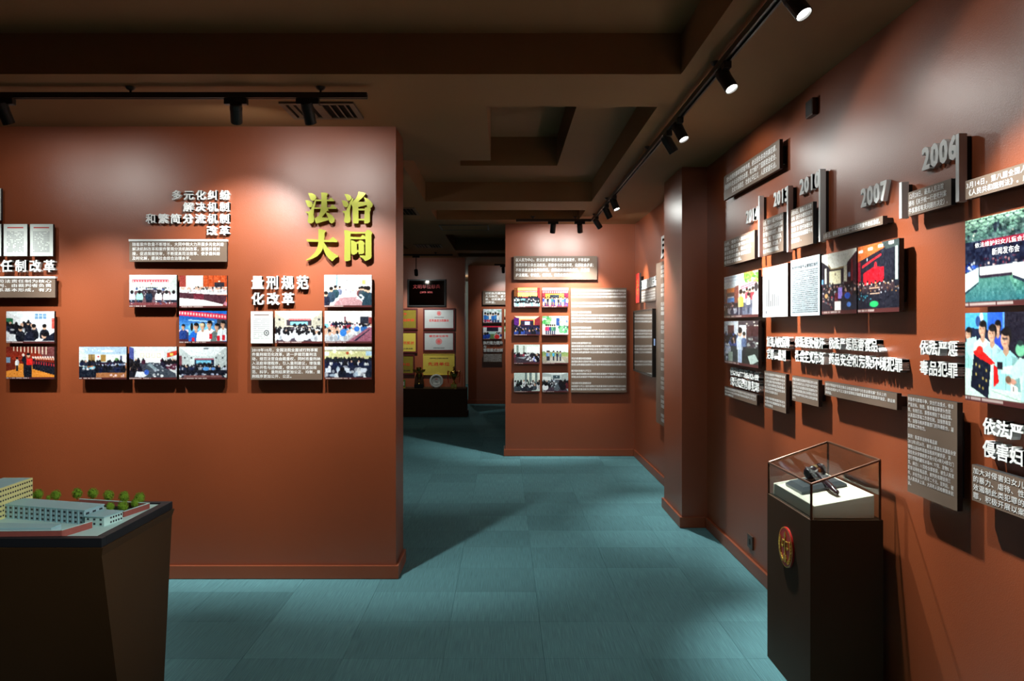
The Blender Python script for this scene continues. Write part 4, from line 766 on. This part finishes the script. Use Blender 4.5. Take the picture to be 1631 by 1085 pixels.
lettering(['荣誉'], .05, .03, 'red_ink', t, -.025, .175, -.003); lettering(['大同市中级', '人民法院'], .08, .035, 'ink', t, -.04, .135, -.003)
mb = MB(); mb.path([(-.05,-.04,.004),(-.05,.03,.004),(-.03,.06,.09)], .004).path([(.05,-.04,.004),(.05,.03,.004),(.03,.06,.09)], .004).path([(-.05,-.04,.004),(-.05,-.045,.03)], .004).path([(.05,-.04,.004),(.05,-.045,.03)], .004).build('stand', 'dark_metal', t)
t = thing('trophy_cup', 'gold trophy cup with handles and red ribbons at the end of the plinth', 'trophy', onplinth(723, 14.75))
MB().box(-.055,-.055,0,.055,.055,.08).build('base', 'trophy_gold', t, bevel=.004)
MB().lathe([(.0,.08),(.035,.08),(.038,.09),(.016,.105),(.013,.14),(.024,.16),(.05,.2),(.075,.26),(.085,.31),(.08,.31),(.02,.29),(.0,.3)]).build('bowl', 'trophy_gold', t, smooth=True)
MB().lathe([(.03,.30),(.035,.32),(.012,.345),(.022,.37),(.012,.395),(.0,.405)]).build('lid_figure', 'trophy_gold', t, smooth=True)
for s in (-1, 1):
    MB().path([(s*.072,0,.30),(s*.115,0,.32),(s*.118,0,.27),(s*.09,0,.22),(s*.052,0,.20)], .006).build('handle', 'trophy_gold', t)
    MB().path([(s*.1,-.01,.31),(s*.11,-.02,.2),(s*.1,-.02,.1)], .007).build('ribbon', 'ribbon_red', t)
t = thing('award_box', 'small green and gold award stand on the plinth beside the partition edge', 'award', onplinth(642.5, 14.75))
MB().box(-.04,-.03,0,.04,.03,.02).build('base', 'plaque_gold', t); MB().box(-.036,-.01,.02,.036,.01,.155).build('shield', 'green_box', t, bevel=.004); MB().box(-.02,-.013,.05,.02,-.0105,.12).build('label_plate', 'porcelain', t)

# ------------------------------------------------------------------ small fittings on walls and ceiling
loc, rz, w_, h_ = place('R', (1282.5,163,1294,190), .03); t = thing('wall_speaker', 'small dark box high on the timeline wall', 'box', loc, rz)
MB().box(-w_/2, -.03, 0, w_/2, 0, h_).build('casing', 'socket_brown', t, bevel=.004); MB().box(-w_/2+.008, -.0315, .01, w_/2-.008, -.03, h_-.01).build('grille', 'edge_black', t)
loc, rz, w_, h_ = place('R', (1190,849,1198,870), .012); t = thing('wall_socket', 'dark brown wall socket above the skirting beside the glass case', 'socket', loc, rz)
MB().box(-w_/2, -.012, 0, w_/2, 0, h_).build('cover_plate', 'socket_brown', t, bevel=.003); MB().box(-.012, -.0135, h_*.3, .012, -.012, h_*.7).build('outlet', 'edge_black', t)
def vent(x0, y0, x1, y1, label):
    t = thing('ceiling_vent', label, 'vent', ((x0+x1)/2, (y0+y1)/2, H)); a = (x1-x0)/2; b = (y1-y0)/2
    MB().box(-a+.02,-b+.02,-.004,a-.02,b-.02,-.0005).build('duct_opening', 'vent_dark', t)
    mb = MB(); f_ = .03
    for q in ((-a,-b,a,-b+f_), (-a,b-f_,a,b), (-a,-b+f_,-a+f_,b-f_), (a-f_,-b+f_,a,b-f_)): mb.box(q[0],q[1],-.012,q[2],q[3],0)
    mb.build('frame', 'vent_brown', t)
    for s in (-1, 1):
        for k in range(3):
            x = s*(a-.05-k*.045); MB().add if False else None
            m_ = MB(); m_.add([(x,-b+f_,-.014),(x+s*-.018,-b+f_,-.004),(x+s*-.018,b-f_,-.004),(x,b-f_,-.014)], [(0,1,2,3)]); m_.build('blade', 'vent_brown', t)
    MB().box(-a+.19,-b+f_,-.014,a-.19,b-f_,-.005).build('centre_plate', 'vent_brown', t)
vent(-1.31, 4.645, -.876, 5.0, 'brown square ceiling diffuser above the end of the reform panels')
vent(-1.36, 8.75, -.98, 9.3, 'brown ceiling diffuser beyond the partition, beside the ceiling recess')
vent(-1.43, 12.6, -1.0, 13.1, 'brown ceiling diffuser near the trophy wall')
t = thing('access_hatch', 'thin-framed ceiling hatch between two recesses in front of the centre partition', 'hatch', (-.49, 10.5, H)); mb = MB()
for q in ((-.35,-.26,.29,-.24), (-.35,.24,.29,.26), (-.35,-.24,-.33,.24), (.27,-.24,.29,.24)): mb.box(q[0],q[1],-.008,q[2],q[3],0)
mb.build('frame', 'dark_metal', t); MB().box(-.33,-.24,-.004,.27,.24,0).build('hatch_door', 'ceiling_paint', t)

# ------------------------------------------------------------------ tracks and spotlights
ZT = 2.885
def track(a, b, label, stems, gaps=True):
    A_, B_ = Vector(a), Vector(b); t = thing('lighting_track', label, 'track', (A_.x, A_.y, ZT)); D = B_-A_; L_ = D.length; rz = math.atan2(D.y, D.x)
    t.rotation_euler = (0, 0, rz)
    mb = MB(); mb.box(0,-.018,0,L_,-.008,.03).box(0,.008,0,L_,.018,.03).box(0,-.008,.02,L_,.008,.03); mb.build('rail', 'dark_metal', t)
    mb = MB(); mb.box(.01,-.0075,.012,L_-.01,.0075,.0195); mb.build('conductor_slot', 'edge_black', t)
    for s in stems:
        MB().tube((s,0,.03),(s,0,H-ZT-.012),.006,n=10).build('stem', 'dark_metal', t)
        MB().lathe([(.006,H-ZT-.022),(.02,H-ZT-.014),(.028,H-ZT-.001),(0,H-ZT-.001)],14,o=(s,0,0)).build('ceiling_cup', 'dark_metal', t)
SPOT_LABEL = {}
def spot(x, y, aim, watts, size=70, lit=True, blend=1.0, along='x', group='left', drop=0, col=(.98, 1, .95), z=ZT, spill=0, sr=.03, label=None, off=False):
    g = {'left': ('black spotlight on the track in front of the reform panels', 'spotlights on the reform track'),
         'right': ('black spotlight on the long track before the timeline wall', 'spotlights on the timeline track'),
         'centre': ('black spotlight on the cross track before the centre partition', 'spotlights on the cross track'),
         'hall': ('black spotlight on the track behind the reform partition', 'spotlights behind the partition'),
         'far': ('small black spotlight over the awards and the far wall', 'spotlights at the far end')}[group]
    t = thing('track_spotlight', label or g[0], 'spotlight', (x, y, z), 0, g[1])
    hx, hy = (.062, .018) if along == 'x' else (.018, .062)
    MB().box(-hx,-hy,-.034,hx,hy,-.0005).build('adapter', 'black_metal', t, bevel=.003)
    P0 = Vector((0,0,-.034)); P1 = Vector((0,0,-.058-drop)); d = (Vector(aim)-(Vector((x,y,z))+P1)).normalized()
    MB().tube(P0, P1, .007, n=10).build('stem', 'black_metal', t)
    a = P1-d*.035; b = P1+d*.080; mt = 'black_metal' if lit else 'dark_metal'
    mb = MB(); mb.tube(a, b, .032, n=24, cap=False); mb.tube(b, a+d*.03, .0285, n=24, cap=False); mb.tube(a-d*.004, a, .027, .032, n=24)
    n = 24; body = mb.build('housing', mt, t)
    mb = MB(); mb.tube(b-d*.012, b-d*.010, .0284, n=24); mb.build('lens', 'lamp_glow' if lit else 'lamp_off', t)
    mb = MB(); u = d.orthogonal(); mb.tube(P1-d*.01, P1+d*.004, .0335, n=24); mb.build('collar', mt, t)
    if lit:
        def lamp(wts, sz, bl, nm, d=d):
            nm += '_offscreen' if off else ''; ld = bpy.data.lights.new(nm, 'SPOT'); ld.energy = wts*POWER; ld.color = col; ld.spot_size = math.radians(sz); ld.spot_blend = bl; ld.shadow_soft_size = sr
            lo = bpy.data.objects.new(nm, ld); COL.objects.link(lo); lo.parent = t; lo.location = b+d*.012
            lo.rotation_euler = d.to_track_quat('-Z', 'Y').to_euler()
        lamp(watts, size, blend, 'beam')
        if spill: lamp(watts*spill, 156, .3, 'spill', d)
    return t
TL = 4.36
track((-5.0, TL), (-.746, TL), 'dark lighting track under the ceiling in front of the reform panels', (.9, 2.965, 4.0))
for x, ax, az, wts, sz, lb in ((-3.10, -3.15, 1.45, 90, 60, None), (-2.73, -2.5, 1.25, 165, 62, 'black spotlight on the reform track above the pair of document sheets'),
                       (-1.46, -1.70, 1.95, 135, 74, 'black spotlight with a long adapter above the wide brown panel'), (-1.07, -.93, 1.45, 165, 72, 'black spotlight beside the ceiling diffuser above the gold characters')):
    spot(x, TL, (ax, YA, az), wts, sz, group='left', along='x', off=x < -3, spill=.07 if x > -2 else .05, blend=.9, label=lb)
TR = 1.045
track((TR, -1.5), (TR, 9.45), 'long dark lighting track running along the timeline wall', (.8, 2.6, 5.45, 7.3, 9.6, 10.75))
for y, ay, az, wts, sz, sp, lb in ((1.95, 1.35, 1.6, 130, 60, .02, None), (2.90, 2.25, 1.45, 230, 56, .022, 'lit spotlight shining on the large press hall photo'), (3.80, 3.0, 1.25, 300, 52, .022, 'lit spotlight shining on the tall dense text panel'),
                           (4.80, 4.2, 1.3, 430, 56, .015, 'lit spotlight shining on the dark auditorium photo and the heading under it'), (7.62, 7.0, 1.0, 240, 62, .03, 'lit spotlight shining on the side of the pillar'), (8.18, 8.5, 1.7, 150, 60, .04, 'lit spotlight shining on the very tall panel behind the pillar'), (9.06, 9.45, 2.0, 200, 40, .04, 'lit spotlight shining above the television')):
    spot(TR, y, (XR, ay, az), wts, sz, group='right', along='y', off=y < 2.5, spill=sp, blend=.9, label=lb)
spot(TR, 1.0, (-2.1, 3.2, .9), 330, 34, group='right', along='y', off=True, blend=.9)
spot(TR, 5.12, (XR, 5.2, 1.85), 330, 56, group='right', along='y', spill=.04, label='spotlight on the timeline track over the quotation panel, its lens turned away')
track((.14, 9.45), (TR-.02, 9.45), 'short cross track in front of the centre partition', (.2, .7))
spot(.577, 9.43, (.5, YB, 1.6), 190, 72, group='centre', along='x', spill=.09, blend=.9, label='black spotlight on the cross track shining on the eight photos')
spot(.89, 9.43, (1.02, YB, 1.92), 290, 50, group='centre', along='x', spill=.06, blend=.9, label='black spotlight on the cross track shining on the large text panel')
track((-3.6, 14.0), (-.9, 14.0), 'short lighting track above the awards', (.3, 2.4))
for x, wts in ((-1.54, 95),): spot(x, 14.0, (x-.05, YT, 1.6), wts, 75, group='far', along='x', drop=.22, spill=.05, label='small black spotlight hanging above the black mirror plaque' if x == -1.54 else None)
track((-.2, 16.2), (1.2, 16.2), 'short lighting track before the far wall', (.3, 1.1))
for x, wts in ((-.02, 70),): spot(x, 16.2, (x+.05, YC, 1.9), wts, 80, group='far', along='x', drop=.02, spill=.05, label='small black spotlight before the far wall beside the centre partition' if x < 0 else None)
# the hall behind the partition: light from that side falls across the floor in the photograph
track((-4.5, 6.6), (-1.2, 6.6), 'lighting track behind the reform partition', (.4, 2.8))
spot(-1.45, 6.6, (-.35, 9.6, 0), 90, 90, group='hall', along='x', off=True, spill=.05)
t = thing('ceiling_downlight', 'round ceiling light in the passage beyond the far wall', 'ceiling light', (-1.3, 20.5, H))
MB().lathe([(.09,0),(.09,-.03),(.075,-.03),(.075,-.008),(0,-.008)], 28).build('ring', 'dark_metal', t); MB().lathe([(0,-.0085),(.07,-.0085),(.07,-.016),(0,-.016)], 28).build('diffuser', 'lamp_glow', t)
ld = bpy.data.lights.new('lamp_offscreen', 'POINT'); ld.energy = 45; ld.color = (.95, 1, .93); ld.shadow_soft_size = .06; lo = bpy.data.objects.new('lamp_offscreen', ld); COL.objects.link(lo); lo.parent = t; lo.location = (0, 0, -.1)

# ------------------------------------------------------------------ pedestal with glass case
PX0, PX1, PY0, PY1, PH = 1.310, 1.622, 3.424, 3.986, .8135
t = thing('display_pedestal', 'dark brown pedestal with a red and gold round emblem against the timeline wall', 'pedestal', ((PX0+PX1)/2, (PY0+PY1)/2, 0))
a, b = (PX1-PX0)/2, (PY1-PY0)/2
MB().box(-a,-b,.001,a,b,PH).build('body', 'plinth_brown', t, bevel=.002)
def flat(u, v_, lift): return (-a-lift, -(u), v_)      # emblem coordinates on the aisle face: u towards the camera
em = tag(bpy.data.objects.new('emblem', None), 'red and gold round court emblem'); COL.objects.link(em); em.parent = t; em.location = (-a, -.001, .621); em.rotation_euler = (0, 0, -PI/2)
R_ = .0925
mb = MB(); mb.lathe([(0,0),(R_,0),(R_,.006),(R_-.003,.009),(0,.009)], 48); mb.v = [(x, -z, y) for x, y, z in mb.v]; mb.build('disc', 'emblem_red', em)
mb = MB()
def ring(mb, r0, r1, y, n=48, a0=0, a1=2*PI, cx=0, cz=0):
    v = [(cx+r*math.cos(a0+(a1-a0)*i/n), y, cz+r*math.sin(a0+(a1-a0)*i/n)) for r in (r0, r1) for i in range(n+1)]; mb.add(v, [(i, i+1, n+2+i, n+1+i) for i in range(n)])
ring(mb, R_-.001, R_-.0055, -.0098); mb.build('gold_rim', 'emblem_gold', em)
mb = MB()
for s in (-1, 1):
    for k in range(9):
        th = -PI/2+s*(.35+k*.2); r = .072; c = Vector((r*math.cos(th), r*math.sin(th))); tg = Vector((-math.sin(th), math.cos(th)))*s; n_ = Vector((math.cos(th), math.sin(th)))
        for q in (.45, -.45):
            dv = (tg+n_*q).normalized()*.017; nn = Vector((-dv.y, dv.x))*.24; p = [c, c+dv*.5+nn, c+dv, c+dv*.5-nn]; mb.plate([(v.x, v.y) for v in p], -.0125, -.009)
mb.build('wheat_ears', 'emblem_gold', em)
mb = MB(); mb.box(-.0035,-.013,-.035,.0035,-.009,.052).box(-.034,-.013,.026,.034,-.009,.031)
mb.plate([(-.011,.048),(.011,.048),(.006,.062),(0,.072),(-.006,.062)], -.013, -.009)
for s in (-1, 1): mb.plate([(s*.032-.001,.026),(s*.032-.012,.004),(s*.032-.010,.004),(s*.032,.022),(s*.032+.010,.004),(s*.032+.012,.004),(s*.032+.001,.026)], -.012, -.009).plate([(s*.032-.014,.004),(s*.032+.014,.004),(s*.032+.007,-.006),(s*.032-.007,-.006)], -.013, -.009)
mb.build('scales', 'emblem_gold', em)
mb = MB(); n = 36; pts = []
for i in range(n): r = .021 if i % 4 < 2 else .018; pts.append((r*math.cos(2*PI*i/n), -.05+r*math.sin(2*PI*i/n)))
mb.plate(pts, -.013, -.009); mb.build('gear', 'emblem_gold', em)
mb = MB(); ring(mb, .0125, .0095, -.0134, 24, cz=-.05); mb.build('gear_ring', 'emblem_red', em)
# the case: low on the aisle side, rising towards the wall
ZL, ZH = .9665, 1.0690; gx0, gx1, gy0, gy1 = -a+.006, a-.012, -b+.006, b-.006
t = thing('glass_case', 'sloping glass case with thin dark edges on the pedestal', 'display case', ((PX0+PX1)/2, (PY0+PY1)/2, PH))
zl, zh = ZL-PH, ZH-PH; g = .004
def slab(p, q, r, s, th, nrm):
    v = [Vector(k) for k in (p, q, r, s)]; o_ = Vector(nrm)*th; m_ = MB(); m_.add(v+[k+o_ for k in v], [(0,1,2,3),(7,6,5,4),(0,4,5,1),(1,5,6,2),(2,6,7,3),(3,7,4,0)]); return m_
e = .001
slab((gx0,gy0,e),(gx1,gy0,e),(gx1,gy0,zh-g),(gx0,gy0,zl-g), g, (0,1,0)).build('glass_pane', 'case_glass', t)
slab((gx0,gy1,e),(gx0,gy1,zl-g),(gx1,gy1,zh-g),(gx1,gy1,e), g, (0,-1,0)).build('glass_pane', 'case_glass', t)
slab((gx0,gy0+g,e),(gx0,gy0+g,zl-g),(gx0,gy1-g,zl-g),(gx0,gy1-g,e), g, (1,0,0)).build('glass_pane', 'case_glass', t)
slab((gx1,gy0+g,e),(gx1,gy1-g,e),(gx1,gy1-g,zh-g),(gx1,gy0+g,zh-g), g, (-1,0,0)).build('glass_pane', 'case_glass', t)
slab((gx0,gy0,zl-g),(gx1,gy0,zh-g),(gx1,gy1,zh-g),(gx0,gy1,zl-g), g, (0,0,1)).build('glass_pane', 'case_glass', t)
def edge(p, q, r=.0055): MB().tube(p, q, r, n=8).build('edge_strip', 'case_frame', t)
for x, z in ((gx0, zl), (gx1, zh)):
    edge((x,gy0,z),(x,gy1,z))
    for y in (gy0, gy1): edge((x,y,0),(x,y,z))
for y in (gy0, gy1): edge((gx0,y,zl),(gx1,y,zh))
# the white slope inside and the gavel on it
t = thing('display_wedge', 'white fabric wedge inside the glass case', 'display stand', ((PX0+PX1)/2, (PY0+PY1)/2, PH))
q = .016; wl_, wh_ = .054, .103
m_ = MB(); m_.add([(gx0+q,gy0+q,.001),(gx1-q,gy0+q,.001),(gx1-q,gy1-q,.001),(gx0+q,gy1-q,.001),(gx0+q,gy0+q,wl_),(gx1-q,gy0+q,wh_),(gx1-q,gy1-q,wh_),(gx0+q,gy1-q,wl_)], [(0,3,2,1),(4,5,6,7),(0,1,5,4),(1,2,6,5),(2,3,7,6),(3,0,4,7)])
m_.build('wedge', 'velvet_white', t, bevel=.003)
slope = math.atan2(wh_-wl_, gx1-gx0-2*q); ZW = PH+(wl_+wh_)/2; CXW = (PX0+PX1)/2+(gx0+gx1)/2; CYW = (PY0+PY1)/2
def on_wedge(name, label, cat, u, v_, rz):
    t = thing(name, label, cat, (CXW+u*math.cos(slope), CYW+v_, ZW+u*math.sin(slope)+.0015)); t.rotation_euler = (Matrix.Rotation(-slope, 3, 'Y') @ Matrix.Rotation(rz, 3, 'Z')).to_euler(); return t
t = on_wedge('sound_block', 'dark slate sound block lying on the white wedge', 'sound block', .0, .055, 0)
m_ = MB(); s1, s2 = .105, .085; m_.add([(-s1,-s1,0),(s1,-s1,0),(s1,s1,0),(-s1,s1,0),(-s1,-s1,.012),(s1,-s1,.012),(s1,s1,.012),(-s1,s1,.012),(-s2,-s2,.026),(s2,-s2,.026),(s2,s2,.026),(-s2,s2,.026)], [(3,2,1,0),(8,9,10,11)]+[(i,(i+1)%4,4+(i+1)%4,4+i) for i in range(4)]+[(4+i,4+(i+1)%4,8+(i+1)%4,8+i) for i in range(4)])
m_.build('slab', 'slate', t); MB().box(-.06,-.092,.0165,-.03,-.0885,.021).build('brass_tab', 'brass', t); MB().lathe([(0,.0265),(.05,.0265),(.05,.029),(0,.029)], 32).build('top_disc', 'black_stone', t)
t = on_wedge('gavel', 'dark polished wooden gavel with a brass band leaning over the sound block', 'gavel', .01, .055, 0)
hd = Vector((.03, .02, .0)); hz = .062
A_ = Vector((-.035,.005,hz)); B_ = Vector((.055,.045,hz)); D = (B_-A_).normalized()
m_ = MB(); prof = [(-.002,.024),(.008,.030),(.014,.030),(.018,.025),(.030,.029),(.066,.029),(.078,.025),(.082,.030),(.088,.030),(.098,.024)]
for (l0, r0), (l1, r1) in zip(prof[:-1], prof[1:]): m_.tube(A_+D*l0, A_+D*l1, r0, r1, 24, cap=False)
m_.tube(A_+D*-.003, A_+D*-.002, .018, .024, 24).tube(A_+D*.098, A_+D*.099, .024, .018, 24); m_.build('head', 'gavel_wood', t, smooth=True)
MB().tube(A_+D*.040, A_+D*.056, .0297, n=24, cap=False).build('brass_band', 'brass', t, smooth=True)
C_ = (A_+B_)/2; E_ = Vector((-.005, -.245, .014)); D2 = (E_-C_).normalized(); L2 = (E_-C_).length
m_ = MB(); prof = [(0,.009),(.35,.0075),(.42,.010),(.60,.0135),(.80,.0135),(.90,.010),(.93,.0125),(.97,.010),(1,.003)]
for (l0, r0), (l1, r1) in zip(prof[:-1], prof[1:]): m_.tube(C_+D2*l0*L2, C_+D2*l1*L2, r0, r1, 16, cap=False)
m_.build('handle', 'gavel_wood', t, smooth=True)

# ------------------------------------------------------------------ model table
MZ = .88; MXR, MYF, MYB, MXL = -1.446, 2.878, 3.492, -3.3
t = thing('model_table', 'dark brown tapering table carrying the building model in front of the partition', 'table', ((MXL+MXR)/2, (MYF+MYB)/2, 0))
hx, hy = (MXR-MXL)/2, (MYB-MYF)/2; zr = MZ-.034
o1, o2 = .008, .075
m_ = MB(); v = []
for z, e, ef in ((.001, -.03, -.24), (zr-.03, -.002, -.002), (zr, .006, .006)):
    v += [(-hx-e, -hy-ef, z), (hx+e, -hy-ef, z), (hx+e, hy+e, z), (-hx-e, hy+e, z)]
m_.add(v, [(3,2,1,0),(8,9,10,11)]+[(k+i, k+(i+1)%4, k+4+(i+1)%4, k+4+i) for k in (0, 4) for i in range(4)]); m_.build('body', 'table_brown', t)
m_ = MB(); rw = .035
for q in ((-hx,-hy,hx,-hy+rw), (-hx,hy-rw,hx,hy), (-hx,-hy+rw,-hx+rw,hy-rw), (hx-rw,-hy+rw,hx,hy-rw)): m_.box(q[0],q[1],zr+.0005,q[2],q[3],MZ)
rim_mb = m_
# the model: points read on the ground board (a table top, so its height gives the distance)
GZ = MZ-.006
def gp(zx, zy, z=GZ):
    x = zx/5.437; y = 740+zy/5.437; d = (EYE-z)*F/(y-VY); return ((x-VX)*d/F, d)
M0 = ((MXL+MXR)/2, (MYF+MYB)/2, zr+.0008)
t = thing('architectural_model', 'architectural model of a walled compound with buildings and small trees on the dark table', 'model', M0)
def rel(p): return (p[0]-M0[0], p[1]-M0[1])
gz = GZ-M0[2]
rim_mb.v = [(x, y, z-M0[2]) for x, y, z in rim_mb.v]; rim_mb.build('rim', 'rim_black', t, bevel=.002)
MB().box(-hx+rw+.001,-hy+rw+.001,0,hx-rw-.001,hy-rw-.001,gz).build('ground_board', 'model_ground', t)
def facade(mb, p, q, z0, z1, rows, n, wf=.5, hf=.5, off=.0006, u0=0, u1=1):
    p, q = Vector(p), Vector(q); D = q-p; nrm = Vector((D.y, -D.x)).normalized()*off
    for r in range(rows):
        for i in range(n):
            a_ = u0+(u1-u0)*(i+.5-wf/2)/n; b_ = u0+(u1-u0)*(i+.5+wf/2)/n; c0 = z0+(z1-z0)*(r+.5-hf/2)/rows; c1 = z0+(z1-z0)*(r+.5+hf/2)/rows
            A2, B2 = p+D*a_+nrm, p+D*b_+nrm; mb.add([(A2.x,A2.y,c0),(B2.x,B2.y,c0),(B2.x,B2.y,c1),(A2.x,A2.y,c1)], [(0,1,2,3)])
def block(name, corners, h_, m, roof, rows=None, par=t, over=.004):
    cs = [rel(c) for c in corners]; o = MB().prism(cs, gz+.0003, gz+h_).build(name, m, par)
    c = Vector((sum(p[0] for p in cs)/len(cs), sum(p[1] for p in cs)/len(cs)))
    big = [tuple(c+(Vector(p)-c)*(1+over/max(.01, (Vector(p)-c).length))) for p in cs]
    if roof: MB().prism(big, gz+h_+.0002, gz+h_+.004).build('roof', roof, o)
    return o, cs
# main grey block: roof outline read at roof height
hm = .052; zr_ = GZ+hm
fr, br, bl = gp(728,405,zr_), gp(900,350,zr_), gp(215,300,zr_)
V_ = lambda p: Vector(p)
fl_ = tuple(V_(bl)+(V_(fr)-V_(br)));
o, cs = block('grey_building', [fl_, fr, br, bl], hm, 'model_grey', 'model_roof')
mb = MB(); facade(mb, cs[0], cs[1], gz, gz+hm, 3, 15, .42, .45); facade(mb, cs[1], cs[2], gz+hm*.5, gz+hm, 1, 3, .5, .4); mb.build('window_rows', 'model_window', o)['kind'] = 'stuff'
mb = MB()
for k in range(16):
    p = Vector(cs[0])+(Vector(cs[1])-Vector(cs[0]))*k/15; mb.box(p.x-.0012, p.y-.0016, gz, p.x+.0012, p.y, gz+hm)
mb.build('facade_pilasters', 'model_roof', o)['kind'] = 'stuff'
ha = .034; za = GZ+ha
o, cs = block('annex_building', [gp(735,452,za), gp(900,462,za), gp(1060,408,za), gp(880,398,za)], ha, 'model_ground', 'model_roof')
mb = MB(); facade(mb, cs[0], cs[1], gz, gz+ha, 2, 3, .35, .45); facade(mb, cs[1], cs[2], gz, gz+ha, 2, 5, .6, .45, u0=.3); mb.build('window_rows', 'model_window', o)['kind'] = 'stuff'
# cream office block at the back
hc = .125; zc = GZ+hc
c1 = gp(283,114,zc); c2 = gp(30,114,zc); d_ = V_(gp(0,210,zc))-V_(c1); c0 = tuple(V_(c1)+d_*1.6); c3 = tuple(V_(c0)+V_(c2)-V_(c1))
o, cs = block('cream_building', [c0, c1, c2, c3], hc, 'model_cream', None)
mb = MB(); facade(mb, cs[0], cs[1], gz+.004, gz+hc-.002, 6, 22, .6, .35); mb.build('window_rows', 'model_window', o)['kind'] = 'stuff'
pc = [V_(p) for p in cs]; cc = sum(pc, Vector((0,0)))/4
MB().prism([tuple(cc+(p-cc)*.94) for p in pc], gz+hc+.0003, gz+hc+.0012).build('roof', 'model_roof', o)
# low front building behind the brick wall, brick walls
hl = .016; zl_ = GZ+hl
o, cs = block('low_building', [gp(-600,560,zl_), gp(440,560,zl_), gp(530,525,zl_), gp(-500,502,zl_)], hl, 'model_grey', 'model_roof', over=.001)
def bwall(pts, h_, th=.005):
    ps = [Vector(rel(p)) for p in pts]; mb = MB(); cp = MB()
    for p, q in zip(ps[:-1], ps[1:]):
        n_ = Vector((-(q-p).y, (q-p).x)).normalized()*th/2; mb.prism([tuple(p+n_), tuple(p-n_), tuple(q-n_), tuple(q+n_)], gz+.0003, gz+h_)
        n_ *= 1.5; cp.prism([tuple(p+n_), tuple(p-n_), tuple(q-n_), tuple(q+n_)], gz+h_+.0002, gz+h_+.0018)
    o = mb.build('brick_wall', 'model_brick', t); cp.build('coping', 'model_ground', o)
zb_ = GZ+.025
bwall([gp(-700,585,zb_), gp(530,573,zb_), gp(795,494,zb_)], .025)
zb_ = GZ+.022
bwall([gp(1068,410,zb_), gp(1292,337,zb_), gp(690,300,zb_)], .022)
lw = [gp(1080,425), gp(1275,362), gp(700,320), gp(600,335), gp(930,372)]
MB().prism([rel(p) for p in lw], gz+.0003, gz+.002).build('lawn', 'model_lawn', t)
def crown_mesh(seed, r):
    rs = random.Random(seed); bm = bmesh.new(); bmesh.ops.create_icosphere(bm, subdivisions=2, radius=r*.78)
    for v in bm.verts: v.co *= rs.uniform(.8, 1.1); v.co.z *= 1.12
    base = list(bm.verts)
    for k in range(420):
        u = Vector((rs.gauss(0,1), rs.gauss(0,1), rs.gauss(0,1))).normalized(); p = u*r*rs.uniform(.7,1.05); p.z *= 1.15
        a_ = u.orthogonal().normalized(); a_.rotate(Matrix.Rotation(rs.uniform(0,6.28), 3, u)); b_ = u.cross(a_); s = r*rs.uniform(.10,.17); t_ = u*s*.5
        bm.faces.new([bm.verts.new(p+a_*s), bm.verts.new(p+b_*s*.6+t_), bm.verts.new(p-a_*s), bm.verts.new(p-b_*s*.6+t_)])
    me = bpy.data.meshes.new('crown'); bm.to_mesh(me); bm.free(); me.materials.append(MATS['model_leaf']); return me
CR = [crown_mesh(k, .021) for k in range(3)]
for k, (zx, zy, zb2, s) in enumerate(((333,258,300,1.0),(483,265,300,1.0),(668,250,308,1.0),(805,250,305,1.05),(940,268,320,1.05),(1075,280,330,1.05),(1210,290,340,1.05),(1065,360,400,1.0),(1170,335,380,.8),(955,365,400,.8),(265,278,305,.8),(180,290,305,.7),(420,297,306,.5))):
    x, d = gp(zx, zb2); zc_ = EYE-(740+zy/5.437-VY)*d/F-GZ
    tr = bpy.data.objects.new('tree', CR[k % 3]); COL.objects.link(tr); tr.parent = t; px, py = rel((x, d)); tr.location = (px, py, gz+max(zc_, .018*s)); tr.scale = (s, s, s); tr.rotation_euler = (0, 0, k*1.3)
    MB().tube((0,0,-max(zc_,.018*s)/s+.0005),(0,0,-.012),.0022,.0016,8).build('trunk', 'model_trunk', tr)
